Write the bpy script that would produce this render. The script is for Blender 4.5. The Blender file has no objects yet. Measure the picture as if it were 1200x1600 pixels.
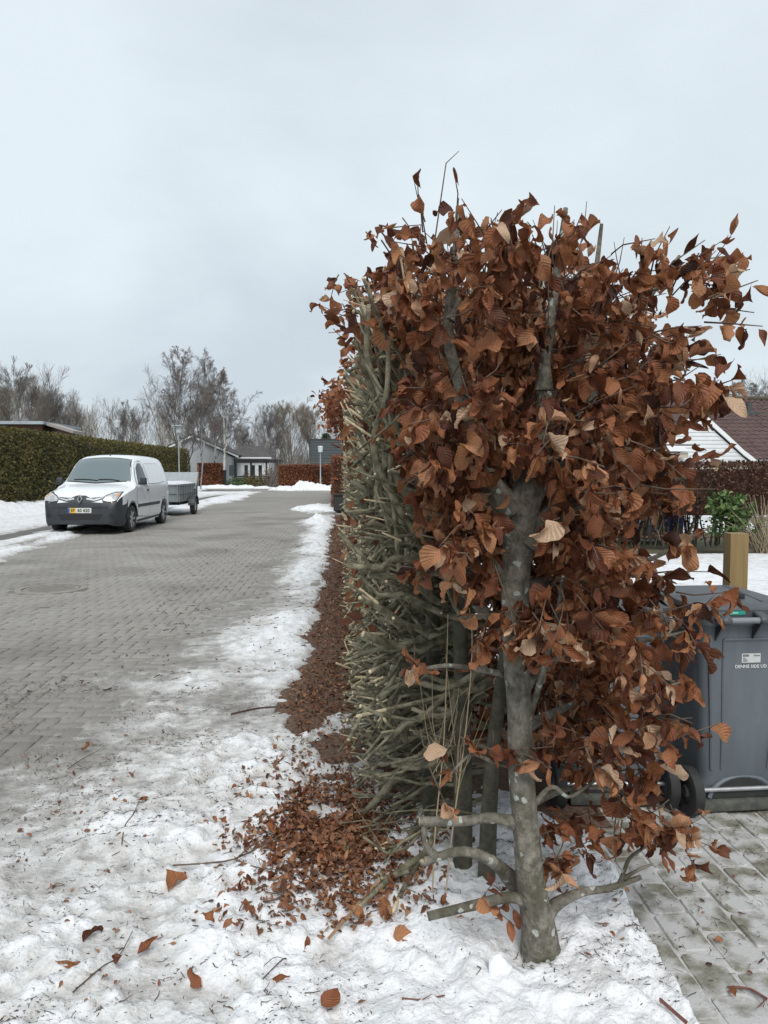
import bpy, bmesh, math
import numpy as np
from mathutils import Vector, Matrix, Euler
from mathutils.bvhtree import BVHTree

# ------------------------------------------------------------------ camera, sky, sun, exposure
scn = bpy.context.scene
col = scn.collection
R = math.radians
F, CX, CY, CAMH = 1155.0, 600.0, 800.0, 1.5
cam_d = bpy.data.cameras.new('camera'); cam = bpy.data.objects.new('camera', cam_d); col.objects.link(cam)
cam_d.sensor_fit = 'VERTICAL'; cam_d.sensor_height = 36; cam_d.lens = 36 * F / 1600
cam_d.clip_start = 0.05; cam_d.clip_end = 3000
YAW, PITCH = -math.atan(63 / F), -math.atan(67 / F)
cam.location = (0, 0, CAMH); cam.rotation_euler = (math.pi / 2 + PITCH, 0, YAW)
scn.camera = cam
SUN_EL, SUN_AZ = R(50), R(178)            # azimuth measured clockwise from +Y
world = bpy.data.worlds.new('World'); scn.world = world; world.use_nodes = True
def make_world():
    nt = world.node_tree; N = nt.nodes; L = nt.links; N.clear()
    out = N.new('ShaderNodeOutputWorld'); bg = N.new('ShaderNodeBackground'); L.new(bg.outputs[0], out.inputs[0])
    bg.inputs[1].default_value = 0.07
    sky = N.new('ShaderNodeTexSky'); sky.sky_type = 'NISHITA'; sky.sun_disc = False
    sky.sun_elevation = SUN_EL; sky.sun_rotation = SUN_AZ; sky.air_density = 1.0; sky.dust_density = 2.0
    tc = N.new('ShaderNodeTexCoord'); sep = N.new('ShaderNodeSeparateXYZ'); L.new(tc.outputs['Generated'], sep.inputs[0])
    ab = N.new('ShaderNodeMath'); ab.operation = 'ABSOLUTE'; L.new(sep.outputs[2], ab.inputs[0])
    ad = N.new('ShaderNodeMath'); ad.operation = 'ADD'; ad.inputs[1].default_value = 0.3; L.new(ab.outputs[0], ad.inputs[0])
    dv = []
    for k in (0, 1):
        m = N.new('ShaderNodeMath'); m.operation = 'DIVIDE'; L.new(sep.outputs[k], m.inputs[0]); L.new(ad.outputs[0], m.inputs[1]); dv.append(m)
    cb = N.new('ShaderNodeCombineXYZ'); L.new(dv[0].outputs[0], cb.inputs[0]); L.new(dv[1].outputs[0], cb.inputs[1])
    cb.inputs[2].default_value = 3.7
    n1 = N.new('ShaderNodeTexNoise'); n1.inputs['Scale'].default_value = 1.15; n1.inputs['Detail'].default_value = 5; n1.inputs['Roughness'].default_value = 0.5
    n1.inputs['Distortion'].default_value = 0.25
    L.new(cb.outputs[0], n1.inputs['Vector'])
    rp = N.new('ShaderNodeValToRGB'); L.new(n1.outputs['Fac'], rp.inputs[0])
    e = rp.color_ramp.elements
    e[0].position = 0.34; e[0].color = (5.45, 6.15, 6.75, 1)
    e[1].position = 0.66; e[1].color = (7.2, 8.0, 8.5, 1)
    mid = rp.color_ramp.elements.new(0.5); mid.color = (6.4, 7.15, 7.65, 1)
    mx = N.new('ShaderNodeMix'); mx.data_type = 'RGBA'; mx.inputs[0].default_value = 0.93
    L.new(sky.outputs[0], mx.inputs[6]); L.new(rp.outputs[0], mx.inputs[7]); L.new(mx.outputs[2], bg.inputs[0])
make_world()
sun_d = bpy.data.lights.new('sun', 'SUN'); sun = bpy.data.objects.new('sun', sun_d); col.objects.link(sun)
sun_d.energy = 1.5; sun_d.angle = R(30); sun_d.color = (1.0, 0.97, 0.93)
sdir = Vector((math.sin(SUN_AZ) * math.cos(SUN_EL), math.cos(SUN_AZ) * math.cos(SUN_EL), math.sin(SUN_EL)))
sun.rotation_euler = sdir.to_track_quat('Z', 'Y').to_euler(); sun.location = (4, -8, 12)
scn.view_settings.view_transform = 'Standard'; scn.view_settings.look = 'None'
scn.view_settings.gamma = 1; scn.view_settings.exposure = 0.72
scn.render.engine = 'CYCLES'
cy = scn.cycles
cy.use_denoising = True; cy.max_bounces = 6; cy.diffuse_bounces = 3; cy.glossy_bounces = 2; cy.transmission_bounces = 3; cy.transparent_max_bounces = 4
cy.caustics_reflective = False; cy.caustics_refractive = False

# ------------------------------------------------------------------ helpers
rng = np.random.default_rng(7)
CAMROT = cam.rotation_euler.to_matrix()
def ray(px, py):
    return CAMROT @ Vector(((px - CX) / F, -(py - CY) / F, -1.0))
def at(px, py, Y):
    d = ray(px, py); s = Y / d.y
    return Vector((0, 0, CAMH)) + d * s
def gnd(px, py, z=0.0):
    d = ray(px, py); s = (z - CAMH) / d.z
    return Vector((0, 0, CAMH)) + d * s

def vnoise(x, y, seed=0):
    x = np.asarray(x, float); y = np.asarray(y, float)
    xi = np.floor(x); yi = np.floor(y); fx = x - xi; fy = y - yi
    def h(a, b):
        v = np.sin(a * 127.1 + b * 311.7 + seed * 74.7) * 43758.5453
        return v - np.floor(v)
    ux = fx * fx * (3 - 2 * fx); uy = fy * fy * (3 - 2 * fy)
    a = h(xi, yi); b = h(xi + 1, yi); c = h(xi, yi + 1); d = h(xi + 1, yi + 1)
    return (a + (b - a) * ux) * (1 - uy) + (c + (d - c) * ux) * uy
def fbm(x, y, oct=4, seed=0, gain=0.5):
    s = 0; a = 1; t = 0
    for k in range(oct):
        s = s + a * (vnoise(x * 2 ** k + 13.3 * k, y * 2 ** k - 7.7 * k, seed + k) - 0.5); t += a; a *= gain
    return s / t * 2
def sstep(a, b, x):
    t = np.clip((np.asarray(x, float) - a) / (b - a), 0, 1); return t * t * (3 - 2 * t)

def mesh_np(name, V, faces, mats=(), mi=None, smooth=False, attrs=None, uv=None):
    """faces: list of int arrays (n,k); mi: list of material index per array (int or array)"""
    V = np.asarray(V, np.float32).reshape(-1, 3)
    me = bpy.data.meshes.new(name)
    faces = [np.asarray(f, np.int32) for f in faces if len(f)]
    loops = np.concatenate([f.ravel() for f in faces]) if faces else np.zeros(0, np.int32)
    tot = np.concatenate([np.full(len(f), f.shape[1], np.int32) for f in faces]) if faces else np.zeros(0, np.int32)
    start = np.concatenate([[0], np.cumsum(tot)[:-1]]).astype(np.int32) if len(tot) else tot
    me.vertices.add(len(V)); me.vertices.foreach_set('co', V.ravel())
    me.loops.add(len(loops)); me.loops.foreach_set('vertex_index', loops)
    me.polygons.add(len(tot)); me.polygons.foreach_set('loop_start', start); me.polygons.foreach_set('loop_total', tot)
    if mi is not None:
        m = np.concatenate([np.full(len(f), k, np.int32) if np.isscalar(k) else np.asarray(k, np.int32) for f, k in zip(faces, mi)])
        me.polygons.foreach_set('material_index', m)
    if smooth: me.polygons.foreach_set('use_smooth', np.ones(len(tot), bool))
    for m in mats: me.materials.append(m)
    if attrs:
        for k, a in attrs.items():
            at_ = me.attributes.new(k, 'FLOAT', 'POINT'); at_.data.foreach_set('value', np.asarray(a, np.float32).ravel())
    if uv is not None:
        l = me.uv_layers.new(name='UVMap'); l.data.foreach_set('uv', np.asarray(uv, np.float32)[loops].ravel())
    me.update(calc_edges=True); me.validate()
    return me

def put(name, me, parent=None, loc=(0, 0, 0), rot=(0, 0, 0), world=True):
    o = bpy.data.objects.new(name, me); col.objects.link(o)
    o.location = loc; o.rotation_euler = rot
    if parent is not None:
        o.parent = parent
        if world: o.location = Vector(loc) - parent.location
    return o
def tag(o, label, cat, group=None):
    o['label'] = label; o['category'] = cat
    if group: o['group'] = group
    return o
def thing(name, label, cat, loc=(0, 0, 0), rz=0, group=None):
    o = bpy.data.objects.new(name, None); col.objects.link(o); o.empty_display_size = 0.1
    o.location = loc; o.rotation_euler = (0, 0, rz)
    return tag(o, label, cat, group)
def kind(o, k): o['kind'] = k; return o
def copy_tree(o, parent=None):
    c = o.copy(); col.objects.link(c); c.parent = parent
    for ch in list(o.children): copy_tree(ch, c)
    return c

class MB:
    """collects simple shapes into one mesh"""
    def __init__(s): s.v = []; s.f = []; s.m = []
    def add(s, vs, fs, m=0, M=None):
        b = len(s.v)
        for p in vs:
            p = Vector(p); s.v.append(tuple(M @ p if M is not None else p))
        for f in fs: s.f.append([b + i for i in f]); s.m.append(m)
        return s
    def box(s, x0, x1, y0, y1, z0, z1, m=0, M=None, bev=0.0):
        if bev <= 0:
            vs = [(x, y, z) for z in (z0, z1) for y in (y0, y1) for x in (x0, x1)]
            return s.add(vs, [(0, 2, 3, 1), (4, 5, 7, 6), (0, 1, 5, 4), (2, 6, 7, 3), (0, 4, 6, 2), (1, 3, 7, 5)], m, M)
        bm = bmesh.new(); bmesh.ops.create_cube(bm, size=1)
        for v in bm.verts:
            v.co = Vector(((x0 + x1) / 2 + v.co.x * (x1 - x0), (y0 + y1) / 2 + v.co.y * (y1 - y0), (z0 + z1) / 2 + v.co.z * (z1 - z0)))
        bmesh.ops.bevel(bm, geom=bm.edges[:], offset=bev, segments=2, affect='EDGES', profile=0.5)
        bm.verts.index_update()
        s.add([v.co.copy() for v in bm.verts], [[v.index for v in f.verts] for f in bm.faces], m, M); bm.free(); return s
    def tube(s, pts, rad, n=8, m=0, cap=True, mcap=None, M=None):
        pts = [Vector(p) for p in pts]; K = len(pts)
        if not hasattr(rad, '__len__'): rad = [rad] * K
        vs = []; fs = []
        ax = (pts[-1] - pts[0]).normalized(); ref = Vector((0, 0, 1)) if abs(ax.z) < 0.8 else Vector((1, 0, 0))
        for i, p in enumerate(pts):
            t = (pts[min(i + 1, K - 1)] - pts[max(i - 1, 0)]).normalized()
            u = t.cross(ref).normalized(); w = t.cross(u)
            for k in range(n):
                a = 2 * math.pi * k / n; vs.append(p + (u * math.cos(a) + w * math.sin(a)) * rad[i])
        for i in range(K - 1):
            for k in range(n):
                k2 = (k + 1) % n; fs.append((i * n + k, i * n + k2, (i + 1) * n + k2, (i + 1) * n + k))
        s.add(vs, fs, m, M)
        if cap:
            b = len(s.v) - len(vs)
            s.f.append([b + k for k in range(n)][::-1]); s.m.append(m if mcap is None else mcap)
            s.f.append([b + (K - 1) * n + k for k in range(n)]); s.m.append(m if mcap is None else mcap)
        return s
    def lathe(s, prof, n=24, m=0, M=None, axis='z'):
        vs = []; fs = []
        for r_, z in prof:
            for k in range(n):
                a = 2 * math.pi * k / n; x, y = r_ * math.cos(a), r_ * math.sin(a)
                vs.append((x, y, z) if axis == 'z' else (z, x, y) if axis == 'x' else (y, z, x))
        for i in range(len(prof) - 1):
            for k in range(n):
                k2 = (k + 1) % n; fs.append((i * n + k, i * n + k2, (i + 1) * n + k2, (i + 1) * n + k))
        return s.add(vs, fs, m, M)
    def prism(s, poly, y0, y1, m=0, M=None):
        """poly in (x,z), extruded along y"""
        n = len(poly); vs = [(x, y0, z) for x, z in poly] + [(x, y1, z) for x, z in poly]
        fs = [tuple(range(n)), tuple(range(2 * n - 1, n - 1, -1))] + [(i, n + i, n + (i + 1) % n, (i + 1) % n) for i in range(n)]
        return s.add(vs, fs, m, M)
    def mesh(s, name, mats, smooth=False):
        me = bpy.data.meshes.new(name); me.from_pydata(s.v, [], s.f)
        if not isinstance(mats, (list, tuple)): mats = [mats]
        for m in mats: me.materials.append(m)
        me.polygons.foreach_set('material_index', s.m)
        bm = bmesh.new(); bm.from_mesh(me); bmesh.ops.recalc_face_normals(bm, faces=bm.faces[:]); bm.to_mesh(me); bm.free()
        if smooth:
            me.polygons.foreach_set('use_smooth', [True] * len(me.polygons))
            try: me.set_sharp_from_angle(angle=R(38))
            except Exception: pass
        me.update(); return me
    def build(s, name, mats, parent=None, smooth=False, world=False):
        return put(name, s.mesh(name, mats, smooth), parent, world=world)

def tubes(P, Rd, S=5, ref=None):
    """P (N,K,3), Rd (N,K) -> V, side quads, end caps (N,S), start caps"""
    P = np.asarray(P, float); N, K, _ = P.shape
    T = np.empty_like(P); T[:, 1:-1] = P[:, 2:] - P[:, :-2]; T[:, 0] = P[:, 1] - P[:, 0]; T[:, -1] = P[:, -1] - P[:, -2]
    T /= np.linalg.norm(T, axis=2, keepdims=True) + 1e-12
    mean = np.abs(P[:, -1] - P[:, 0]); ax = np.argmin(mean, axis=1)
    ref = np.eye(3)[ax][:, None, :]
    U = np.cross(T, ref); U /= np.linalg.norm(U, axis=2, keepdims=True) + 1e-12
    W = np.cross(T, U)
    a = np.arange(S) * 2 * np.pi / S
    V = P[:, :, None, :] + Rd[:, :, None, None] * (U[:, :, None, :] * np.cos(a)[None, None, :, None] + W[:, :, None, :] * np.sin(a)[None, None, :, None])
    base = (np.arange(N) * K * S)[:, None, None]
    i = np.arange(K - 1)[None, :, None]; k = np.arange(S)[None, None, :]; k2 = (k + 1) % S
    Q = np.stack([base + i * S + k, base + i * S + k2, base + (i + 1) * S + k2, base + (i + 1) * S + k], -1).reshape(-1, 4)
    cap = (base[:, :, 0] + (K - 1) * S + np.arange(S)[None, :])
    return V.reshape(-1, 3), Q, cap

# ------------------------------------------------------------------ materials
def mk(name, c, rough=0.7, c2=None, scale=8.0, detail=4, lo=0.35, hi=0.65, bump=0.0, bscale=None, metal=0.0, spec=0.5, coat=0.0, obj=True, stretch=(1, 1, 1), c3=None, lo3=0.6, hi3=0.7, scale3=1.0, pos=False):
    m = bpy.data.materials.new(name); m.use_nodes = True
    nt = m.node_tree; N = nt.nodes; L = nt.links; b = N['Principled BSDF']
    b.inputs['Base Color'].default_value = (*c, 1); b.inputs['Roughness'].default_value = rough
    b.inputs['Metallic'].default_value = metal; b.inputs['Specular IOR Level'].default_value = spec; b.inputs['Coat Weight'].default_value = coat
    if c2 is not None or bump:
        tc = N.new('ShaderNodeTexCoord'); mp = N.new('ShaderNodeMapping'); mp.inputs['Scale'].default_value = stretch
        L.new(N.new('ShaderNodeNewGeometry').outputs['Position'] if pos else tc.outputs['Object'], mp.inputs[0])
        no = N.new('ShaderNodeTexNoise'); no.inputs['Scale'].default_value = scale; no.inputs['Detail'].default_value = detail; no.inputs['Roughness'].default_value = 0.6
        L.new(mp.outputs[0], no.inputs['Vector'])
        if c2 is not None:
            rp = N.new('ShaderNodeMapRange'); rp.inputs[1].default_value = lo; rp.inputs[2].default_value = hi; L.new(no.outputs['Fac'], rp.inputs[0])
            mx = N.new('ShaderNodeMix'); mx.data_type = 'RGBA'; mx.inputs[6].default_value = (*c, 1); mx.inputs[7].default_value = (*c2, 1)
            L.new(rp.outputs[0], mx.inputs[0]); src = mx.outputs[2]
            if c3 is not None:
                n3 = N.new('ShaderNodeTexNoise'); n3.inputs['Scale'].default_value = scale3; n3.inputs['Detail'].default_value = 5; L.new(mp.outputs[0], n3.inputs['Vector'])
                r3 = N.new('ShaderNodeMapRange'); r3.inputs[1].default_value = lo3; r3.inputs[2].default_value = hi3; L.new(n3.outputs['Fac'], r3.inputs[0])
                m3 = N.new('ShaderNodeMix'); m3.data_type = 'RGBA'; m3.inputs[7].default_value = (*c3, 1)
                L.new(src, m3.inputs[6]); L.new(r3.outputs[0], m3.inputs[0]); src = m3.outputs[2]
            L.new(src, b.inputs['Base Color'])
        if bump:
            nb = no
            if bscale:
                nb = N.new('ShaderNodeTexNoise'); nb.inputs['Scale'].default_value = bscale; nb.inputs['Detail'].default_value = 5; L.new(mp.outputs[0], nb.inputs['Vector'])
            bp = N.new('ShaderNodeBump'); bp.inputs['Strength'].default_value = min(1, bump); bp.inputs['Distance'].default_value = 0.01
            L.new(nb.outputs['Fac'], bp.inputs['Height']); L.new(bp.outputs[0], b.inputs['Normal'])
    return m

def leaf_material(name, stops, trans=0.25, veins=True, rough=0.55):
    """colour by the 'tint' attribute of each leaf, veins from its UVs"""
    m = bpy.data.materials.new(name); m.use_nodes = True
    nt = m.node_tree; N = nt.nodes; L = nt.links; b = N['Principled BSDF']; out = N['Material Output']
    a = N.new('ShaderNodeAttribute'); a.attribute_name = 'tint'
    rp = N.new('ShaderNodeValToRGB'); L.new(a.outputs['Fac'], rp.inputs[0])
    el = rp.color_ramp.elements
    el[0].position = stops[0][0]; el[0].color = (*stops[0][1], 1); el[1].position = stops[-1][0]; el[1].color = (*stops[-1][1], 1)
    for p, c in stops[1:-1]: e = el.new(p); e.color = (*c, 1)
    tc = N.new('ShaderNodeTexCoord')
    no = N.new('ShaderNodeTexNoise'); no.inputs['Scale'].default_value = 40; no.inputs['Detail'].default_value = 4; L.new(tc.outputs['Object'], no.inputs['Vector'])
    mr = N.new('ShaderNodeMapRange'); mr.inputs[1].default_value = 0.3; mr.inputs[2].default_value = 0.7; mr.inputs[3].default_value = 0.72; mr.inputs[4].default_value = 1.25; L.new(no.outputs['Fac'], mr.inputs[0])
    mu = N.new('ShaderNodeMix'); mu.data_type = 'RGBA'; mu.blend_type = 'MULTIPLY'; mu.inputs[0].default_value = 1
    L.new(rp.outputs[0], mu.inputs[6]); L.new(mr.outputs[0], mu.inputs[7]); src = mu.outputs[2]
    b.inputs['Roughness'].default_value = rough; b.inputs['Specular IOR Level'].default_value = 0.35
    if veins:
        uv = N.new('ShaderNodeUVMap'); uv.uv_map = 'UVMap'; sp = N.new('ShaderNodeSeparateXYZ'); L.new(uv.outputs[0], sp.inputs[0])
        ab = N.new('ShaderNodeMath'); ab.operation = 'ABSOLUTE'; L.new(sp.outputs[1], ab.inputs[0])
        k = N.new('ShaderNodeMath'); k.operation = 'MULTIPLY'; k.inputs[1].default_value = -0.26; L.new(ab.outputs[0], k.inputs[0])
        s = N.new('ShaderNodeMath'); s.operation = 'ADD'; L.new(sp.outputs[0], s.inputs[0]); L.new(k.outputs[0], s.inputs[1])
        w = N.new('ShaderNodeMath'); w.operation = 'MULTIPLY'; w.inputs[1].default_value = 2 * math.pi * 8.5; L.new(s.outputs[0], w.inputs[0])
        sn = N.new('ShaderNodeMath'); sn.operation = 'COSINE'; L.new(w.outputs[0], sn.inputs[0])
        pw = N.new('ShaderNodeMapRange'); pw.inputs[1].default_value = 0.55; pw.inputs[2].default_value = 1.0; L.new(sn.outputs[0], pw.inputs[0])
        md = N.new('ShaderNodeMapRange'); md.inputs[1].default_value = 0.0; md.inputs[2].default_value = 0.07; md.inputs[3].default_value = 1; md.inputs[4].default_value = 0; L.new(ab.outputs[0], md.inputs[0])
        mxm = N.new('ShaderNodeMath'); mxm.operation = 'MAXIMUM'; L.new(pw.outputs[0], mxm.inputs[0]); L.new(md.outputs[0], mxm.inputs[1])
        m2 = N.new('ShaderNodeMix'); m2.data_type = 'RGBA'; m2.blend_type = 'MULTIPLY'; m2.inputs[7].default_value = (0.74, 0.68, 0.64, 1)
        ff = N.new('ShaderNodeMath'); ff.operation = 'MULTIPLY'; ff.inputs[1].default_value = 0.38; L.new(mxm.outputs[0], ff.inputs[0])
        L.new(ff.outputs[0], m2.inputs[0]); L.new(src, m2.inputs[6]); src = m2.outputs[2]
        bp = N.new('ShaderNodeBump'); bp.inputs['Strength'].default_value = 0.35; bp.inputs['Distance'].default_value = 0.003
        L.new(sn.outputs[0], bp.inputs['Height']); L.new(bp.outputs[0], b.inputs['Normal'])
    L.new(src, b.inputs['Base Color'])
    tr = N.new('ShaderNodeBsdfTranslucent'); L.new(src, tr.inputs[0])
    ms = N.new('ShaderNodeMixShader'); ms.inputs[0].default_value = trans
    L.new(b.outputs[0], ms.inputs[1]); L.new(tr.outputs[0], ms.inputs[2]); L.new(ms.outputs[0], out.inputs[0])
    return m

def snow_material():
    """white snow, grey trodden slush where it is thin ('thick' attribute), fine dark specks of grit"""
    m = bpy.data.materials.new('snow'); m.use_nodes = True
    nt = m.node_tree; N = nt.nodes; L = nt.links; b = N['Principled BSDF']
    tc = N.new('ShaderNodeTexCoord')
    a = N.new('ShaderNodeAttribute'); a.attribute_name = 'thick'
    n0 = N.new('ShaderNodeTexNoise'); n0.inputs['Scale'].default_value = 9; n0.inputs['Detail'].default_value = 6; n0.inputs['Roughness'].default_value = 0.7; L.new(tc.outputs['Object'], n0.inputs['Vector'])
    ad = N.new('ShaderNodeMath'); ad.operation = 'MULTIPLY_ADD'; ad.inputs[1].default_value = 1.5; L.new(n0.outputs['Fac'], ad.inputs[0])
    sb = N.new('ShaderNodeMath'); sb.operation = 'SUBTRACT'; sb.inputs[1].default_value = 0.78; L.new(a.outputs['Fac'], sb.inputs[0]); L.new(sb.outputs[0], ad.inputs[2])
    rp = N.new('ShaderNodeValToRGB'); L.new(ad.outputs[0], rp.inputs[0]); e = rp.color_ramp.elements
    e[0].position = 0.02; e[0].color = (0.2, 0.187, 0.168, 1); e[1].position = 0.9; e[1].color = (0.77, 0.78, 0.80, 1)
    x = e.new(0.3); x.color = (0.34, 0.33, 0.315, 1); x = e.new(0.58); x.color = (0.58, 0.575, 0.565, 1)
    n1 = N.new('ShaderNodeTexNoise'); n1.inputs['Scale'].default_value = 95; n1.inputs['Detail'].default_value = 3; n1.inputs['Roughness'].default_value = 0.7; L.new(tc.outputs['Object'], n1.inputs['Vector'])
    r1 = N.new('ShaderNodeMapRange'); r1.inputs[1].default_value = 0.58; r1.inputs[2].default_value = 0.68; L.new(n1.outputs['Fac'], r1.inputs[0])
    n2 = N.new('ShaderNodeTexNoise'); n2.inputs['Scale'].default_value = 3.2; n2.inputs['Detail'].default_value = 4; L.new(tc.outputs['Object'], n2.inputs['Vector'])
    r2 = N.new('ShaderNodeMapRange'); r2.inputs[1].default_value = 0.42; r2.inputs[2].default_value = 0.62; L.new(n2.outputs['Fac'], r2.inputs[0])
    mm = N.new('ShaderNodeMath'); mm.operation = 'MULTIPLY'; L.new(r1.outputs[0], mm.inputs[0]); L.new(r2.outputs[0], mm.inputs[1])
    m4 = N.new('ShaderNodeMath'); m4.operation = 'MULTIPLY'; m4.inputs[1].default_value = 0.75; L.new(mm.outputs[0], m4.inputs[0])
    mx = N.new('ShaderNodeMix'); mx.data_type = 'RGBA'; mx.inputs[7].default_value = (0.16, 0.12, 0.09, 1); L.new(m4.outputs[0], mx.inputs[0]); L.new(rp.outputs[0], mx.inputs[6])
    n5 = N.new('ShaderNodeTexNoise'); n5.inputs['Scale'].default_value = 5.5; n5.inputs['Detail'].default_value = 8; n5.inputs['Roughness'].default_value = 0.72; L.new(tc.outputs['Object'], n5.inputs['Vector'])
    r5 = N.new('ShaderNodeMapRange'); r5.inputs[1].default_value = 0.5; r5.inputs[2].default_value = 0.7; r5.inputs[4].default_value = 0.6; L.new(n5.outputs['Fac'], r5.inputs[0])
    m5 = N.new('ShaderNodeMix'); m5.data_type = 'RGBA'; m5.inputs[7].default_value = (0.4, 0.37, 0.335, 1); L.new(r5.outputs[0], m5.inputs[0]); L.new(mx.outputs[2], m5.inputs[6])
    L.new(m5.outputs[2], b.inputs['Base Color'])
    b.inputs['Roughness'].default_value = 0.62; b.inputs['Specular IOR Level'].default_value = 0.3
    n3 = N.new('ShaderNodeTexNoise'); n3.inputs['Scale'].default_value = 60; n3.inputs['Detail'].default_value = 5; L.new(tc.outputs['Object'], n3.inputs['Vector'])
    bp = N.new('ShaderNodeBump'); bp.inputs['Strength'].default_value = 0.7; bp.inputs['Distance'].default_value = 0.014; L.new(n3.outputs['Fac'], bp.inputs['Height']); L.new(bp.outputs[0], b.inputs['Normal'])
    return m
M_snow = snow_material()
beech_stops = [(0.0, (0.05, 0.02, 0.013)), (0.25, (0.14, 0.045, 0.022)), (0.6, (0.31, 0.115, 0.05)), (0.85, (0.45, 0.215, 0.105)), (1.0, (0.58, 0.4, 0.27))]
M_leaf = leaf_material('beech_leaf_brown', beech_stops, 0.28)
M_leaf_far = leaf_material('beech_leaf_far', beech_stops, 0.15, veins=False)
M_litter = leaf_material('leaf_litter', [(0, (0.06, 0.027, 0.016)), (0.4, (0.17, 0.072, 0.038)), (0.75, (0.29, 0.135, 0.068)), (1, (0.42, 0.28, 0.16))], 0.08, veins=False)
M_thuja = leaf_material('thuja_green', [(0, (0.05, 0.048, 0.014)), (0.45, (0.125, 0.115, 0.032)), (0.75, (0.2, 0.15, 0.05)), (1, (0.29, 0.18, 0.075))], 0.15, veins=False)
M_green = leaf_material('evergreen_leaf', [(0, (0.02, 0.04, 0.015)), (0.6, (0.07, 0.13, 0.04)), (1, (0.2, 0.28, 0.1))], 0.2, veins=False)
M_bark = mk('beech_bark', (0.085, 0.076, 0.058), 0.85, (0.25, 0.23, 0.185), 38, 9, 0.36, 0.66, bump=1.0, bscale=80, c3=(0.075, 0.068, 0.043), lo3=0.5, hi3=0.66, scale3=9, stretch=(1, 1, .8))
def add_lichen(m, scale=16, thr=0.86):
    """small pale lichen spots on the bark"""
    nt = m.node_tree; N = nt.nodes; L = nt.links; b = N['Principled BSDF']
    src = b.inputs['Base Color'].links[0].from_socket
    tc = N.new('ShaderNodeTexCoord'); vo = N.new('ShaderNodeTexVoronoi'); vo.inputs['Scale'].default_value = scale; vo.inputs['Randomness'].default_value = 1
    wn = N.new('ShaderNodeTexNoise'); wn.inputs['Scale'].default_value = 45; L.new(tc.outputs['Object'], wn.inputs['Vector'])
    ad = N.new('ShaderNodeMix'); ad.data_type = 'RGBA'; ad.blend_type = 'LINEAR_LIGHT'; ad.inputs[0].default_value = 0.012; L.new(tc.outputs['Object'], ad.inputs[6]); L.new(wn.outputs['Color'], ad.inputs[7])
    L.new(ad.outputs[2], vo.inputs['Vector'])
    sp = N.new('ShaderNodeSeparateColor'); L.new(vo.outputs['Color'], sp.inputs[0])
    g = N.new('ShaderNodeMath'); g.operation = 'GREATER_THAN'; g.inputs[1].default_value = thr; L.new(sp.outputs[0], g.inputs[0])
    d = N.new('ShaderNodeMath'); d.operation = 'LESS_THAN'; d.inputs[1].default_value = 0.3; L.new(vo.outputs['Distance'], d.inputs[0])
    mu = N.new('ShaderNodeMath'); mu.operation = 'MULTIPLY'; L.new(g.outputs[0], mu.inputs[0]); L.new(d.outputs[0], mu.inputs[1])
    m2 = N.new('ShaderNodeMath'); m2.operation = 'MULTIPLY'; m2.inputs[1].default_value = 0.8; L.new(mu.outputs[0], m2.inputs[0])
    mx = N.new('ShaderNodeMix'); mx.data_type = 'RGBA'; mx.inputs[7].default_value = (0.42, 0.46, 0.42, 1); L.new(m2.outputs[0], mx.inputs[0]); L.new(src, mx.inputs[6]); L.new(mx.outputs[2], b.inputs['Base Color'])
add_lichen(M_bark, 32, 0.72)
M_stem = mk('mossy_stem', (0.04, 0.04, 0.026), 0.85, (0.12, 0.112, 0.08), 24, 7, 0.35, 0.7, bump=0.5, bscale=60)
M_stub = mk('cut_branch_bark', (0.06, 0.056, 0.03), 0.8, (0.29, 0.265, 0.18), 22, 6, 0.36, 0.66, bump=0.4, bscale=90)
M_cut = mk('pale_cut_wood', (0.62, 0.53, 0.36), 0.8, (0.46, 0.37, 0.22), 60, 2)
M_twig = mk('twig_brown', (0.085, 0.05, 0.035), 0.75, (0.14, 0.1, 0.07), 20, 2)
# ------------------------------------------------------------------ ground, road, pavements
def sheet(name, x0, x1, y0, y1, z, m, parent=None):
    return MB().add([(x0, y0, z), (x1, y0, z), (x1, y1, z), (x0, y1, z)], [(0, 1, 2, 3)]).build(name, m, parent)
M_ground = mk('winter_ground', (0.07, 0.055, 0.035), 0.95, (0.12, 0.11, 0.06), 0.5, 6, c3=(0.6, 0.62, 0.64), lo3=0.5, hi3=0.56, scale3=0.12)
kind(sheet('ground', -900, 900, -60, 1800, -0.06, M_ground), 'structure')
M_road = mk('road_grey', (0.215, 0.2, 0.182), 0.85, (0.27, 0.253, 0.232), 0.7, 8, bump=0.3, bscale=60, c3=(0.18, 0.168, 0.154), lo3=0.5, hi3=0.7, scale3=0.35)
M_joint = mk('sand_joint', (0.1, 0.09, 0.078), 0.95, (0.19, 0.175, 0.158), 3, 6)
M_brick = mk('paving_brick', (0.23, 0.214, 0.194), 0.8, (0.3, 0.282, 0.258), 1.1, 10, 0.3, 0.7, pos=True, bump=0.35, bscale=120, c3=(0.185, 0.172, 0.157), lo3=0.48, hi3=0.66, scale3=0.6)
BR_X0, BR_X1, BR_Y0, BR_Y1 = -6.2, -0.44, 1.6, 27.0
road = kind(sheet('road', BR_X0, BR_X1, BR_Y0 - 6, BR_Y1, -0.0075, M_joint), 'structure')
far_road = kind(MB().add([(-6.2, 27, -0.004), (-0.44, 27, -0.004), (-0.44, 50, -0.004), (-5.6, 50, -0.004), (3, 54, -0.004), (60, 55, -0.004), (60, 62, -0.004), (-80, 62, -0.004), (-80, 55.5, -0.004), (-9, 54, -0.004), (-6.2, 50, -0.004)],
                        [(0, 1, 2, 3), (3, 2, 4), (10, 3, 4, 9), (9, 4, 5, 6), (9, 6, 7, 8)]).build('far_road', M_road), 'structure')

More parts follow.
